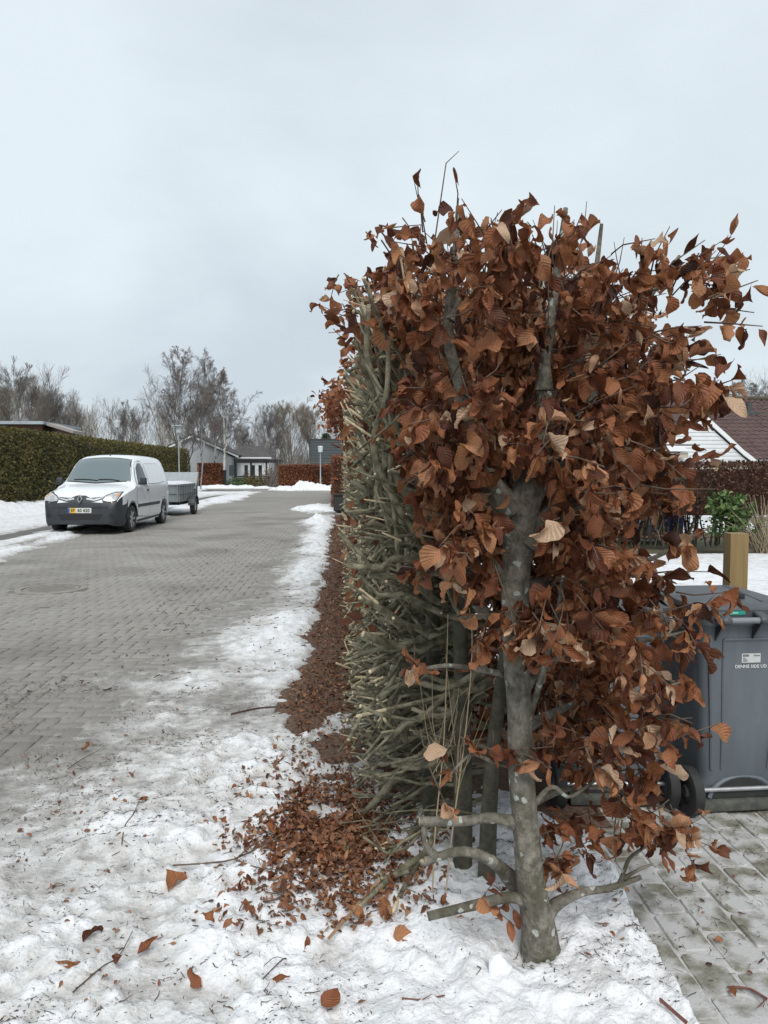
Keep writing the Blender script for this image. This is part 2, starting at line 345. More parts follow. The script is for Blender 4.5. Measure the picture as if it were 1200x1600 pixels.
def brick_arrays():
    W = 0.1; g = 0.0030
    I, J = np.meshgrid(np.arange(int(BR_X0 / W), int(BR_X1 / W) + 1), np.arange(int(BR_Y0 / W), int(BR_Y1 / W) + 1), indexing='ij')
    m = (I - J) % 4
    H = np.stack([I[m == 0] * W, J[m == 0] * W], 1); Vv = np.stack([I[m == 3] * W, J[m == 3] * W], 1)
    return H, Vv, W, g
def brick_proto(lx, ly, g):
    z0, z1, c = -0.035, 0.0, 0.005
    v = [(g, g, z0), (lx - g, g, z0), (lx - g, ly - g, z0), (g, ly - g, z0),
         (g, g, z1 - c), (lx - g, g, z1 - c), (lx - g, ly - g, z1 - c), (g, ly - g, z1 - c),
         (g + c, g + c, z1), (lx - g - c, g + c, z1), (lx - g - c, ly - g - c, z1), (g + c, ly - g - c, z1)]
    f = [(0, 1, 5, 4), (1, 2, 6, 5), (2, 3, 7, 6), (3, 0, 4, 7), (4, 5, 9, 8), (5, 6, 10, 9), (6, 7, 11, 10), (7, 4, 8, 11), (8, 9, 10, 11)]
    return np.array(v), np.array(f)
def scatter_proto(v, f, offs, tilt=0.0015):
    n = len(offs); V = v[None] + offs[:, None, :]
    V[:, :, 2] += rng.normal(0, tilt, (n, 1)) + (v[None, :, 0] - v[:, 0].mean()) * rng.normal(0, 0.012, (n, 1)) + (v[None, :, 1] - v[:, 1].mean()) * rng.normal(0, 0.012, (n, 1))
    Fq = (f[None] + (np.arange(n) * len(v))[:, None, None]).reshape(-1, 4)
    return V.reshape(-1, 3), Fq
def make_bricks():
    H, Vv, W, g = brick_arrays()
    mh, ch = np.array([3.68, 0]), 0
    parts = []
    rest_v = []; rest_f = []; b0 = 0
    for arr, (lx, ly) in ((H, (0.2, 0.1)), (Vv, (0.1, 0.2))):
        c = arr + np.array([lx, ly]) / 2
        far_mh = np.hypot(c[:, 0] + 3.68, c[:, 1] - 9.45) > 0.46
        inr = (c[:, 0] > BR_X0) & (c[:, 0] < BR_X1 - 0.02) & far_mh
        # the ones that show largest: bare bricks left of the snow, 4.6 to 7.4 m off, inside the frame
        left_lim = -0.455 * c[:, 1] - 0.05
        near = inr & (c[:, 1] > 4.3) & (c[:, 1] < 8.2) & (c[:, 0] > left_lim) & (c[:, 0] < -1.75)
        idx = np.where(near)[0]; idx = idx[np.argsort(c[idx, 1])][:150]
        sel = np.zeros(len(arr), bool); sel[idx] = True
        v, f = brick_proto(lx, ly, g)
        me = mesh_np('brick', v, [f], [M_brick])
        for k in idx:
            o = bpy.data.objects.new('brick', me); col.objects.link(o); o.parent = road
            o.location = (arr[k, 0], arr[k, 1], rng.normal(0, 0.0015)); o.rotation_euler = (rng.normal(0, 0.012), rng.normal(0, 0.012), 0)
        r_ = arr[inr & ~sel]
        V, Fq = scatter_proto(v, f, np.c_[r_, np.zeros(len(r_))])
        rest_v.append(V); rest_f.append(Fq + b0); b0 += len(V)
    kind(put('brick_paving', mesh_np('brick_paving', np.concatenate(rest_v), [np.concatenate(rest_f)], [M_brick]), road), 'stuff')
make_bricks()

# manhole cover let into the road
M_iron = mk('cast_iron', (0.17, 0.155, 0.135), 0.6, (0.24, 0.22, 0.19), 12, 5, bump=0.3, bscale=80)
mh = thing('manhole_cover', 'round cast iron manhole cover set in the brick road', 'manhole', (-3.68, 9.45, 0))
MB().lathe([(0.0, -0.002), (0.325, -0.002), (0.33, -0.012)], 48).build('lid', M_iron, mh)
b_ = MB()
for i in range(-5, 6):
    for j in range(-5, 6):
        if i * i + j * j < 27: b_.box(i * .052 - .018, i * .052 + .018, j * .052 - .018, j * .052 + .018, -0.002, 0.002)
b_.build('tread_pattern', M_iron, mh)
MB().lathe([(0.345, -0.02), (0.345, 0.002), (0.425, 0.002), (0.43, -0.02)], 48).build('ring', mk('concrete_ring', (0.2, 0.185, 0.165), 0.85, (0.27, 0.25, 0.22), 9, 5), mh)
MB().lathe([(0.435, -0.008), (0.5, -0.008)], 48).build('mortar_joint', M_joint, mh)

# concrete edging along the hedge bed and kerb stones on the far side
M_conc = mk('kerb_concrete', (0.24, 0.225, 0.2), 0.85, (0.33, 0.31, 0.28), 7, 6, bump=0.3, bscale=60)
edging = kind(sheet('edging', -0.435, -0.315, 9.4, 24.5, -0.02, M_joint), 'structure')
em = MB().box(-0.056, 0.056, 0.004, 0.992, -0.1, 0.02, bev=0.006).mesh('edging_stone', M_conc)
for k in range(15):
    o = put('edging_stone', em, edging, (-0.375, 9.4 + k, rng.normal(0.004, 0.003)))
kerb = kind(sheet('kerb', -6.36, -6.2, 8, 50, -0.02, M_joint), 'structure')
km = MB().box(-0.07, 0.07, 0.004, 0.992, -0.1, 0.07, bev=0.01).mesh('kerb_stone', M_conc)
for k in range(42): put('kerb_stone', km, kerb, (-6.28, 8 + k, rng.normal(0, 0.003)))
M_walk = mk('pavement_dark_wet', (0.1, 0.095, 0.085), 0.7, (0.15, 0.14, 0.125), 3, 6, bump=0.3, bscale=50)
kind(sheet('pavement', -11.6, -6.36, 6, 52, 0.03, M_walk), 'structure')
# soil bed under the hedge
M_soil = mk('soil_bed', (0.075, 0.045, 0.032), 0.95, (0.17, 0.105, 0.07), 35, 7, bump=0.6, bscale=50)
kind(sheet('hedge_bed', -0.43, 1.12, 2.95, 24.5, 0.005, M_soil), 'structure')

# driveway of tumbled pavers
M_dj = mk('driveway_joint', (0.36, 0.355, 0.34), 0.95, (0.55, 0.55, 0.545), 20, 4)
driveway = kind(sheet('driveway', 0.7, 7.0, 0.6, 4.4, -0.0055, M_dj), 'structure')
M_paver = mk('tumbled_paver', (0.15, 0.145, 0.11), 0.85, (0.25, 0.242, 0.2), 30, 6, pos=True, bump=0.4, bscale=120, c3=(0.46, 0.455, 0.45), lo3=0.41, hi3=0.55, scale3=9)
def paver_mesh(w, l, s):
    r2 = np.random.default_rng(s); pts = []
    c = 0.022
    for cx, cy, a0 in ((w / 2 - c, l / 2 - c, 0), (-w / 2 + c, l / 2 - c, 90), (-w / 2 + c, -l / 2 + c, 180), (w / 2 - c, -l / 2 + c, 270)):
        cc = c * r2.uniform(0.5, 1.3)
        for a in (0, 45, 90): pts.append((cx + (c - cc) * math.copysign(1, cx) + cc * math.cos(R(a0 + a)) + r2.normal(0, .0012), cy + (c - cc) * math.copysign(1, cy) + cc * math.sin(R(a0 + a)) + r2.normal(0, .0012)))
    n = len(pts); vs = [(x, y, -0.05) for x, y in pts] + [(x, y, -0.005) for x, y in pts] + [(x * 0.95, y * 0.965, 0) for x, y in pts]
    fs = [(i, (i + 1) % n, n + (i + 1) % n, n + i) for i in range(n)] + [(n + i, n + (i + 1) % n, 2 * n + (i + 1) % n, 2 * n + i) for i in range(n)] + [tuple(range(2 * n, 3 * n))]
    return MB().add(vs, fs).mesh('paver', M_paver)
PW, PL = 0.128, 0.19
pm = [paver_mesh(PW - 0.009, PL - 0.009, s) for s in range(6)]
cnt = 0
for i in range(17):
    for j in range(21):
        x = 0.84 + i * PW; y = 1.12 + j * PL + (PL / 2 if i % 2 else 0)
        if y > 4.35 or x > 0.42 + y * 0.62 or (y > 3.75 and cnt > 240): continue
        o = bpy.data.objects.new('paver', pm[int(rng.integers(6))]); col.objects.link(o); o.parent = driveway
        o.location = (x + rng.normal(0, .0015), y + rng.normal(0, .0015), rng.normal(0, .0018)); o.rotation_euler = (rng.normal(0, .01), rng.normal(0, .01), rng.normal(0, .01) + (math.pi if rng.random() < .5 else 0)); cnt += 1

# ------------------------------------------------------------------ snow
def grid_mesh(name, xs, ys, zfun):
    X, Y = np.meshgrid(xs, ys, indexing='ij'); Z, T = zfun(X, Y)
    nx, ny = len(xs), len(ys); idx = np.arange(nx * ny).reshape(nx, ny)
    Q = np.stack([idx[:-1, :-1], idx[1:, :-1], idx[1:, 1:], idx[:-1, 1:]], -1).reshape(-1, 4)
    zz = Z.ravel(); keep = (zz[Q].max(1) > -0.03); Q = Q[keep]
    used = np.zeros(nx * ny, bool); used[Q.ravel()] = True; remap = np.cumsum(used) - 1
    V = np.c_[X.ravel(), Y.ravel(), zz][used]
    return mesh_np(name, V, [remap[Q]], [M_snow], smooth=True, attrs={'thick': T.ravel()[used]})
def warp(X, Y):
    return X + 0.06 * fbm(X * 5, Y * 5, 3, 31), Y + 0.06 * fbm(X * 5, Y * 5, 3, 37)
def verge_snow(X, Y):
    Xw, Yw = warp(X, Y)
    lump = 0.040 * fbm(Xw * 3.0, Yw * 3.0, 3, 1) + 0.036 * np.abs(fbm(Xw * 8, Yw * 8, 3, 5)) + 0.022 * fbm(Xw * 22, Yw * 22, 3, 9) + 0.006 * fbm(Xw * 60, Yw * 60, 2, 11)
    edge = np.interp(Y, [1.5, 3.0, 3.8, 4.8, 6.5, 9, 14, 20, 22, 23], [-1.8, -1.0, -0.86, -0.82, -0.78, -0.78, -0.82, -0.86, -0.9, -0.6])
    wid = np.interp(Y, [2, 4, 7, 12], [1.5, 1.6, 1.4, 0.9])
    cov = sstep(-0.55, 0.55, (X - edge) / wid + 0.55 * fbm(Xw * 1.6, Yw * 1.1, 3, 21))
    t = -0.014 + 0.034 * cov + lump * (0.18 + 0.82 * cov ** 1.5)
    # trodden icy film with bare patches at the road side
    t = t - (1 - cov) * 0.012 * (0.6 + fbm(Xw * 4, Yw * 7, 4, 44))
    film = 0.0038 * (fbm(Xw * 3.2, Yw * 5.5, 6, 51, 0.75) * 2.0 + (cov - 0.17) * 2.6)
    t = np.where(cov < 0.75, np.maximum(t, np.where(cov > 0.01, film, -0.02)), t)
    # ploughed ridge against the edging
    t = t + 0.035 * np.exp(-((X + 0.55) / 0.22) ** 2) * sstep(4.0, 7.0, Y) * (0.5 + fbm(Xw * 2, Yw * 1.5, 3, 8))
    t = t + np.maximum(0, 0.20 * np.exp(-(((X + 0.72) / 0.3) ** 2 + ((Y - 20.6) / 1.2) ** 2)) * (1 + 0.7 * fbm(X * 5, Y * 4, 3, 3)))
    # bank at the hedge end
    bank = sstep(-0.75, 0.35, X) * sstep(3.5, 2.7, Y)
    t = t + 0.03 * bank * (1 + 0.5 * fbm(Xw * 2.2, Yw * 2.2, 3, 77))
    # straight spade-cut face on the driveway side, bare bed further back
    er = 0.93 + 0.035 * (Y - 2.0) + 0.03 * fbm(X * 3, Y * 6, 3, 61) - 0.25 * sstep(2.75, 3.3, Y)
    t = np.where(X > er, t - 0.25 * sstep(0, 0.07, X - er), t)
    bed = sstep(-0.12, 0.1, X + 0.25 + 0.12 * fbm(Xw * 2.2, Yw * 1.5, 4, 15) + 0.10 * fbm(Xw * 9, Yw * 7, 3, 19)) * sstep(4.0, 4.7, Y + 1.3 * fbm(X * 2.3, Y * 2.3, 4, 16))
    t = t - 0.12 * bed
    back = sstep(0.15, 0.5, X) * sstep(3.0, 3.7, Y); t = t - 0.1 * back
    # the leaf pile keeps the snow low
    t = t - 0.03 * np.exp(-(((X + 0.02) / 0.33) ** 2 + ((Y - 2.95) / 0.5) ** 2))
    # hollow melted round the trunk
    t = t - 0.05 * np.exp(-(((X - 0.56) / 0.095) ** 2 + ((Y - 2.12) / 0.10) ** 2))
    t = np.where((cov > 0.55) & (X < er - 0.02) & (bed < .05) & (back < .05), np.maximum(t, 0.008 + 0.004 * fbm(X * 30, Y * 30, 2, 4)), t)
    th = np.clip(0.02 + t * 9 + 0.52 * cov, 0, 1.0) * np.where(cov > 0.5, 1, 0.75 + 0.5 * cov)
    th = th + 0.20 * (1 - cov) * sstep(0.0005, 0.004, film)
    th = th + 0.08 * bank + 0.16 * fbm(Xw * 1.3, Yw * 1.3, 3, 90)
    return t, th
def yv(a, b, n, p=1.0): return a + (b - a) * np.linspace(0, 1, n) ** p
sv = kind(put('verge_snow', grid_mesh('verge_snow', np.arange(-2.9, 1.12, 0.0115), np.arange(1.0, 4.8, 0.0115), verge_snow)), 'stuff')
kind(put('roadside_snow', grid_mesh('roadside_snow', np.arange(-3.2, 0.35, 0.026), yv(4.79, 24, 420, 1.5), verge_snow)), 'stuff')
def left_snow(X, Y):
    n = fbm(X * 1.1, Y * 0.8, 4, 3); n2 = fbm(X * 5, Y * 3, 3, 13)
    er = np.interp(Y, [9, 14, 17, 22, 30, 40, 50], [-5.62, -5.7, -5.95, -5.7, -5.3, -5.2, -5.5])
    cov = sstep(-0.25, 0.3, er - X + 0.45 * n)
    t = -0.03 + 0.085 * cov + 0.03 * n + 0.012 * n2
    # wheel tracks and trodden pavement
    t = t - 0.09 * np.exp(-((X + 7.35 + 0.1 * n) / 0.42) ** 2) * sstep(25, 18, Y)
    t = t - 0.07 * np.exp(-((X + 6.33 + 0.05 * n) / 0.12) ** 2) * sstep(26, 19, Y)
    t = t - 0.08 * np.exp(-((X + 7.0 + 0.3 * n) / 0.5) ** 2) * sstep(29, 31, Y) * sstep(47, 38, Y)
    # bank along the hedge foot
    t = t + 0.30 * sstep(-9.5, -10.6, X + 0.35 * n) * (1 + 0.6 * n + 0.25 * n2)
    t = t - 0.08 * sstep(46, 52, Y)
    base = np.where(X < -6.36, 0.03, np.where(X < -6.2, 0.07, 0.0)) * cov
    return t + base, np.clip(0.35 + t * 9, 0, 1.1)
kind(put('pavement_snow', grid_mesh('pavement_snow', np.arange(-11.6, -4.4, 0.055), yv(8.5, 53, 330, 1.3), left_snow)), 'stuff')
def heap(name, cx, cy, rx, ry, h, seed, label=None):
    def zf(X, Y):
        d = np.hypot((X - cx) / rx, (Y - cy) / ry); n = fbm(X * 2.2 + seed, Y * 1.6, 4, seed)
        z = h * np.clip(1 - d + 0.45 * n, 0, 1.3) ** 0.7 * (1 + 0.4 * n) - 0.035 - 0.3 * np.clip(d - 1.1, 0, 1)
        return z, np.clip(0.4 + z * 10, 0, 1.1)
    o = put(name, grid_mesh(name, np.linspace(cx - rx * 1.5, cx + rx * 1.5, 70), np.linspace(cy - ry * 1.5, cy + ry * 1.5, 70), zf))
    return kind(o, 'stuff')
heap('snow_heap', -0.95, 28.0, 0.95, 2.6, 0.22, 3)
heap('snow_heap', -2.7, 53.0, 2.3, 2.0, 0.55, 8)
heap('snow_heap', -0.3, 53.5, 2.0, 1.6, 0.45, 11)
heap('snow_heap', -8.6, 58.0, 5.0, 1.2, 0.3, 14)
def yard_snow(X, Y):
    n = fbm(X * 0.9, Y * 0.9, 4, 5); n2 = fbm(X * 9, Y * 9, 3, 6)
    t = 0.012 + 0.02 * n + 0.012 * n2 - 0.1 * sstep(12.6, 13.3, Y + 0.3 * n) - 0.05 * sstep(4.5, 4.0, Y)
    return t, np.clip(0.75 + t * 9, 0, 1.1)
kind(put('yard_snow', grid_mesh('yard_snow', np.linspace(1.15, 13, 200), np.linspace(3.95, 13.6, 170), yard_snow)), 'stuff')
slab = MB()
slab.add([(-.02, 0, -.02), (.1, .0, -.02), (.12, .05, 0), (.0, .06, 0), (-.015, .02, .10), (.02, .02, .125), (.085, .03, .05), (.0, .06, .10)],
         [(0, 1, 5, 4), (1, 2, 6, 5), (2, 3, 7, 6), (3, 0, 4, 7), (4, 5, 6, 7), (0, 3, 2, 1)])
so = slab.build('snow_slab', mk('hard_snow', (0.8, 0.82, 0.85), 0.6, (0.7, 0.72, 0.75), 25, 6, bump=0.6, bscale=60), smooth=True)
so.location = (0.425, 1.985, 0.0); so.rotation_euler = (R(-12), R(4), R(8)); tag(so, 'upright broken slab of hard snow leaning by the trunk base', 'snow slab')
so.modifiers.new('bevel', 'BEVEL').width = 0.008
# ------------------------------------------------------------------ leaves
def leaf_proto(L, Wd, fold, bend, curl, wave, twist, seed, nu=8, nv=4):
    r2 = np.random.default_rng(seed)
    u = np.linspace(0, 1, nu + 1); v = np.linspace(-1, 1, nv + 1)
    U, Vv = np.meshgrid(u, v, indexing='ij')
    hw = Wd * np.sin(np.pi * np.clip(U, 0.0, 1) ** 0.85) ** 0.8 * (1 - 0.25 * U) + 0.0015
    hw = hw * (1 + 0.04 * np.abs(Vv) * np.sin(U * 22 + seed) )
    x = Vv * hw * np.cos(fold * np.abs(Vv)); z = np.abs(Vv) ** 1.3 * hw * np.sin(fold)
    z = z + wave * np.sin(U * 9 + seed * 1.7 + Vv * 1.5) * np.abs(Vv) + curl * (Vv * np.abs(Vv)) * hw * np.sin(U * 3 + seed)
    ang = bend * U ** 1.3 + 1e-6
    # bend the midrib
    ys = np.cumsum(np.r_[0, np.cos(bend * ((u[1:] + u[:-1]) / 2) ** 1.1)]) * L / nu
    zs = np.cumsum(np.r_[0, np.sin(bend * ((u[1:] + u[:-1]) / 2) ** 1.1)]) * L / nu
    y = ys[:, None] - z * np.sin(ang); zz = zs[:, None] + z * np.cos(ang)
    a = twist * U; X2 = x * np.cos(a) - (zz - zs[:, None]) * np.sin(a); Z2 = zs[:, None] + x * np.sin(a) + (zz - zs[:, None]) * np.cos(a)
    V = np.stack([X2, y, Z2], -1).reshape(-1, 3)
    idx = np.arange((nu + 1) * (nv + 1)).reshape(nu + 1, nv + 1)
    Q = np.stack([idx[:-1, :-1], idx[1:, :-1], idx[1:, 1:], idx[:-1, 1:]], -1).reshape(-1, 4)
    return V, Q, np.stack([U.ravel(), Vv.ravel()], 1)
protos = [leaf_proto(1.0, 0.31 * rng.uniform(0.78, 1.2), rng.uniform(0.2, 1.4), rng.uniform(-2.0, 1.6), rng.uniform(-1.6, 1.6), rng.uniform(0.05, 0.15), rng.uniform(-1.1, 1.1), s, 9, 4) for s in range(36)]
protos_lo = [leaf_proto(1.0, 0.32 * rng.uniform(0.8, 1.2), rng.uniform(0.1, 0.9), rng.uniform(-1.2, 1.0), 0.4, 0.05, rng.uniform(-0.6, 0.6), s + 50, 4, 2) for s in range(14)]
def frames(dirs, up):
    """columns x (across), y (along leaf), z (normal)"""
    d = dirs / (np.linalg.norm(dirs, axis=1, keepdims=True) + 1e-9)
    x = np.cross(d, up); x /= np.linalg.norm(x, axis=1, keepdims=True) + 1e-9
    z = np.cross(x, d)
    return np.stack([x, d, z], -1)
def leaves_mesh(name, pos, M3, scale, tint, mat, P, pick=None):
    n = len(pos); pick = rng.integers(len(P), size=n) if pick is None else pick
    VV = []; QQ = []; UV = []; TT = []; b = 0
    for k in range(len(P)):
        s = np.where(pick == k)[0]
        if not len(s): continue
        v, q, uv = P[k]
        V = np.einsum('nij,vj->nvi', M3[s] * scale[s][:, None, None], v) + pos[s][:, None, :]
        QQ.append((q[None] + (b + np.arange(len(s)) * len(v))[:, None, None]).reshape(-1, 4)); VV.append(V.reshape(-1, 3)); b += V.shape[0] * V.shape[1]
        UV.append(np.tile(uv, (len(s), 1))); TT.append(np.repeat(tint[s], len(v)))
    return mesh_np(name, np.concatenate(VV), [np.concatenate(QQ)], [mat], smooth=True, attrs={'tint': np.concatenate(TT)}, uv=np.concatenate(UV))
leaf_cache = {}
def leaf_object(pos, M3, scale, pick, tint, parent, name='leaf', P=None):
    key = (pick, round(tint * 6))
    if key not in leaf_cache:
        v, q, uv = protos[pick]
        leaf_cache[key] = mesh_np('leaf', v, [q], [M_leaf], smooth=True, attrs={'tint': np.full(len(v), round(tint * 6) / 6)}, uv=uv)
    o = bpy.data.objects.new(name, leaf_cache[key]); col.objects.link(o)
    M = Matrix([[*(M3[i] * scale), pos[i]] for i in range(3)] + [[0, 0, 0, 1]])
    if parent is not None:
        o.parent = parent; M = Matrix.Translation(-parent.location) @ M
    loc, q_, s_ = M.decompose(); o.location = loc; o.rotation_mode = 'QUATERNION'; o.rotation_quaternion = q_; o.scale = s_
    return o
def rand_unit(n):
    v = rng.normal(size=(n, 3)); return v / np.linalg.norm(v, axis=1, keepdims=True)
def project(pos):
    """pixel position of points in the photograph's frame (used only to rank which pieces show largest)"""
    d = (np.asarray(pos) - np.array([0, 0, CAMH])) @ np.array(CAMROT)
    return CX + F * d[:, 0] / -d[:, 2], CY - F * d[:, 1] / -d[:, 2], -d[:, 2]

# ------------------------------------------------------------------ the beech at the hedge end
TB = Vector((0.56, 2.12, 0.0))
beech = thing('beech_tree', 'smooth grey beech trunk with brown withered leaves at the near end of the hedge', 'tree', TB)
def path(pts, Y=2.12):
    out = []
    for p in pts: out.append(at(p[0], p[1], p[2] if len(p) > 2 else Y))
    return out
def resample(pts, n):
    pts = np.array([tuple(p) for p in pts]); K = len(pts)
    # Catmull-Rom
    t = np.linspace(0, K - 1 - 1e-6, n); i = t.astype(int); f = (t - i)[:, None]
    g = lambda j: pts[np.clip(j, 0, K - 1)]
    p0, p1, p2, p3 = g(i - 1), g(i), g(i + 1), g(i + 2)
    return 0.5 * (2 * p1 + (p2 - p0) * f + (2 * p0 - 5 * p1 + 4 * p2 - p3) * f ** 2 + (3 * p1 - p0 - 3 * p2 + p3) * f ** 3)
def limb(name, pts, rads, n=24, S=14, rough=0.05, parent=None, mats=None, seed=0, cut=True):
    P = resample(pts, n); rd = np.interp(np.linspace(0, 1, n), np.linspace(0, 1, len(rads)), rads)
    V, Q, cap = tubes(P[None], rd[None], S)
    ctr = np.repeat(P, S, axis=0); d = V - ctr
    a = np.tile(np.arange(S), n); h = np.repeat(np.linspace(0, 1, n), S)
    k = 1 + rough * (fbm(a * 0.9 + seed, h * n * 0.35, 3, seed) + 0.6 * np.sin(a * 2 * np.pi / S * 2 + h * 7 + seed))
    V = ctr + d * k[:, None]
    me = mesh_np(name, V, [Q, cap], mats or [M_bark, M_cut], [0, 1 if cut else 0], smooth=True)
    return put(name, me, parent or beech)
limb('trunk', path([(848, 1545), (846, 1500), (838, 1430), (828, 1370), (822, 1290), (815, 1200), (811, 1100), (806, 1000), (806, 900), (810, 855), (812, 810), (826, 765), (846, 715), (852, 660), (850, 600)]),
     [.078, .060, .049, .044, .042, .040, .039, .038, .037, .042, .050, .043, .033, .025, .019], 80, 24, 0.13, seed=3)
beech_limbs = [
    ([(800, 800), (760, 745), (728, 680), (724, 620), (706, 560), (700, 510), (706, 450), (712, 390), (716, 322)], [.036, .028, .022, .021, .019, .017, .014, .011, .008]),
    ([(702, 500), (712, 480), (718, 466)], [.014, .011, .010]),
    ([(850, 610), (852, 560), (858, 520), (868, 440), (878, 370), (884, 325)], [.020, .019, .017, .014, .011, .008]),
    ([(818, 850), (845, 815), (868, 790)], [.034, .026, .022]),
    ([(830, 770, 2.3), (890, 680, 2.35), (950, 570, 2.4), (1010, 470, 2.4), (1062, 400, 2.4)], [.03, .022, .017, .012, .007]),
    ([(852, 650, 2.25), (905, 560, 2.2), (925, 470, 2.2), (940, 350, 2.2)], [.016, .012, .010, .006]),
    ([(805, 930), (770, 880), (745, 862), (720, 850)], [.017, .014, .012, .011]),
    ([(812, 1000, 2.24), (750, 950, 2.2), (715, 890, 2.17), (690, 850, 2.15)], [.02, .017, .014, .011]),
    ([(822, 1290), (770, 1278), (720, 1283), (655, 1283)], [.02, .0185, .0175, .0165]),
    ([(805, 1380, 2.25), (768, 1345), (720, 1330), (668, 1345), (662, 1345)], [.022, .018, .016, .0165, .015]),
    ([(680, 1338), (664, 1315), (662, 1280)], [.011, .009, .008]),
    ([(838, 1420), (800, 1402), (750, 1412), (668, 1432)], [.02, .018, .017, .016]),
    ([(845, 1440), (870, 1412), (910, 1394), (950, 1388), (1002, 1370)], [.024, .018, .014, .011, .008]),
    ([(968, 1385), (975, 1362), (985, 1340), (1010, 1322)], [.008, .007, .006, .004]),
    ([(975, 1372), (1000, 1358), (1020, 1350)], [.006, .005, .003]),
    ([(822, 1275), (860, 1230), (890, 1245), (930, 1220), (985, 1200)], [.009, .007, .006, .005, .003]),
    ([(815, 1080), (870, 1030), (940, 1010), (1010, 1000), (1080, 985)], [.013, .010, .008, .006, .004]),
    ([(812, 1060, 2.2), (770, 1050, 2.12), (700, 1040, 2.05), (640, 1050, 2.0)], [.011, .009, .007, .004]),
    ([(815, 1150, 2.2), (840, 1080, 2.1), (870, 960, 2.0), (880, 900, 1.95)], [.012, .010, .007, .005]),
    ([(808, 1200, 2.22), (770, 1190, 2.16), (735, 1180, 2.12), (700, 1215, 2.1)], [.007, .006, .005, .003]),
    ([(806, 880, 2.25), (900, 800, 2.2), (1000, 770, 2.15), (1080, 740, 2.1)], [.02, .014, .010, .005]),
    ([(806, 920, 2.25), (900, 900, 2.3), (1000, 880, 2.3), (1085, 840, 2.3)], [.018, .013, .009, .005]),
    ([(815, 1140, 2.25), (900, 1100, 2.4), (1000, 1090, 2.5), (1075, 1060, 2.5)], [.014, .010, .008, .005]),
    ([(820, 1260, 2.25), (900, 1230, 2.4), (980, 1240, 2.45), (1050, 1270, 2.4)], [.011, .008, .006, .004])]
for i, (p, r_) in enumerate(beech_limbs): limb('branch', path(p), [r_[0] * 1.45] + [q * .86 for q in r_], 20, 8, 0.05, seed=i + 10)

# foliage of the end tree: twig sprays with 3-6 withered leaves each
def leaf_allowed(c):
    px, py, d = project(c)
    X, Y, Z = c[:, 0], c[:, 1], c[:, 2]
    top = 2.165 - 0.085 * sstep(0.72, 0.86, X) + 0.05 * fbm(X * 6, Y * 3, 2, 4) - 0.10 * sstep(2.0, 1.75, Y) - 0.10 * sstep(0.35, 0.1, X)
    right = np.interp(Z, [.4, .5, .83, 1.14, 1.27, 1.47, 1.74, 1.98, 2.15], [.91, .91, .93, .94, .86, .92, .96, 1.0, 1.01]) + 0.03 * fbm(Z * 5, Y * 4, 3, 9) + 0.12 * sstep(2.3, 2.9, Y)
    left = np.where(Z > 1.9, 0.17, np.where(Z > 1.2, 0.22 + 0.13 * sstep(2.2, 2.4, Y) + 0.10 * fbm(Z * 6, Y * 4, 2, 8), 0.62))
    low = np.where(X > 0.62, 0.42 + 0.10 * fbm(X * 7, Y * 3, 2, 2), 1.12)
    ok = (Z < top) & (X < right) & (X > left) & (Z > low)
    front = 1.80 + 0.12 * fbm(X * 4, Z * 4, 3, 12) + 0.22 * sstep(1.1, 0.6, Z) + 0.2 * (Z > 2.1)
    ok &= Y > front
    # the trunk stays in view below and between the tufts
    tr = (np.abs(X - 0.535) < 0.16) & (Y < 2.5) & (Z < 1.13)
    ok &= ~tr
    trunk_gap = (np.abs(px - 806) < 34) & (py > 770) & (py < 915) & (Y < 2.28); ok &= ~trunk_gap
    for (gx0, gx1, gy0, gy1, yy) in ((690, 730, 430, 640, 2.2), (835, 880, 450, 620, 2.2), (780, 835, 740, 800, 2.2)):
        ok &= ~((px > gx0) & (px < gx1) & (py > gy0) & (py < gy1) & (Y < yy) & (rng.random(len(X)) < 0.88))
    return ok
def sprays(n, lo, hi, allowed, out_fun, nl=(3, 7), reach=0.075):
    c = rng.uniform(lo, hi, (n, 3)); c = c[allowed(c)]; m = len(c)
    od = out_fun(c) + rand_unit(m) * 0.75; od /= np.linalg.norm(od, axis=1, keepdims=True)
    ln = rng.uniform(0.6, 1.5, m) * reach
    tip = c + od * ln[:, None]; root = c - od * (ln * 0.5)[:, None] + rand_unit(m) * 0.02
    midp = c + rand_unit(m) * 0.008
    tw = np.stack([root, midp, tip], 1)
    k = rng.integers(nl[0], nl[1], m); own = np.repeat(np.arange(m), k)
    t = rng.random(len(own)) ** 0.8
    pos = tw[own, 0] + (tw[own, 2] - tw[own, 0]) * t[:, None] + (4 * t * (1 - t) * 0.3)[:, None] * (tw[own, 1] - (tw[own, 0] + tw[own, 2]) / 2)
    hang = rng.uniform(0.2, 1.5, len(own))
    d = od[own] * 0.6 + rand_unit(len(own)) * 0.8 + np.array([0, 0, -1.0]) * hang[:, None]
    up = od[own] * 0.5 + rand_unit(len(own)) * 0.7 + np.array([0, -0.35, 0.45])
    pos = pos + d / np.linalg.norm(d, axis=1, keepdims=True) * 0.010
    return tw, pos, frames(d, up), own
def outer(c):
    o = np.zeros_like(c); o[:, 1] = -1.0 * sstep(2.5, 1.9, c[:, 1]); o[:, 0] = 0.8 * (c[:, 0] - 0.6) / 0.45; o[:, 2] = 0.7 * sstep(1.7, 2.2, c[:, 2]); return o
tw1, lp1, lM1, _ = sprays(5600, (0.08, 1.68, 0.28), (1.14, 3.3, 2.34), leaf_allowed, outer)
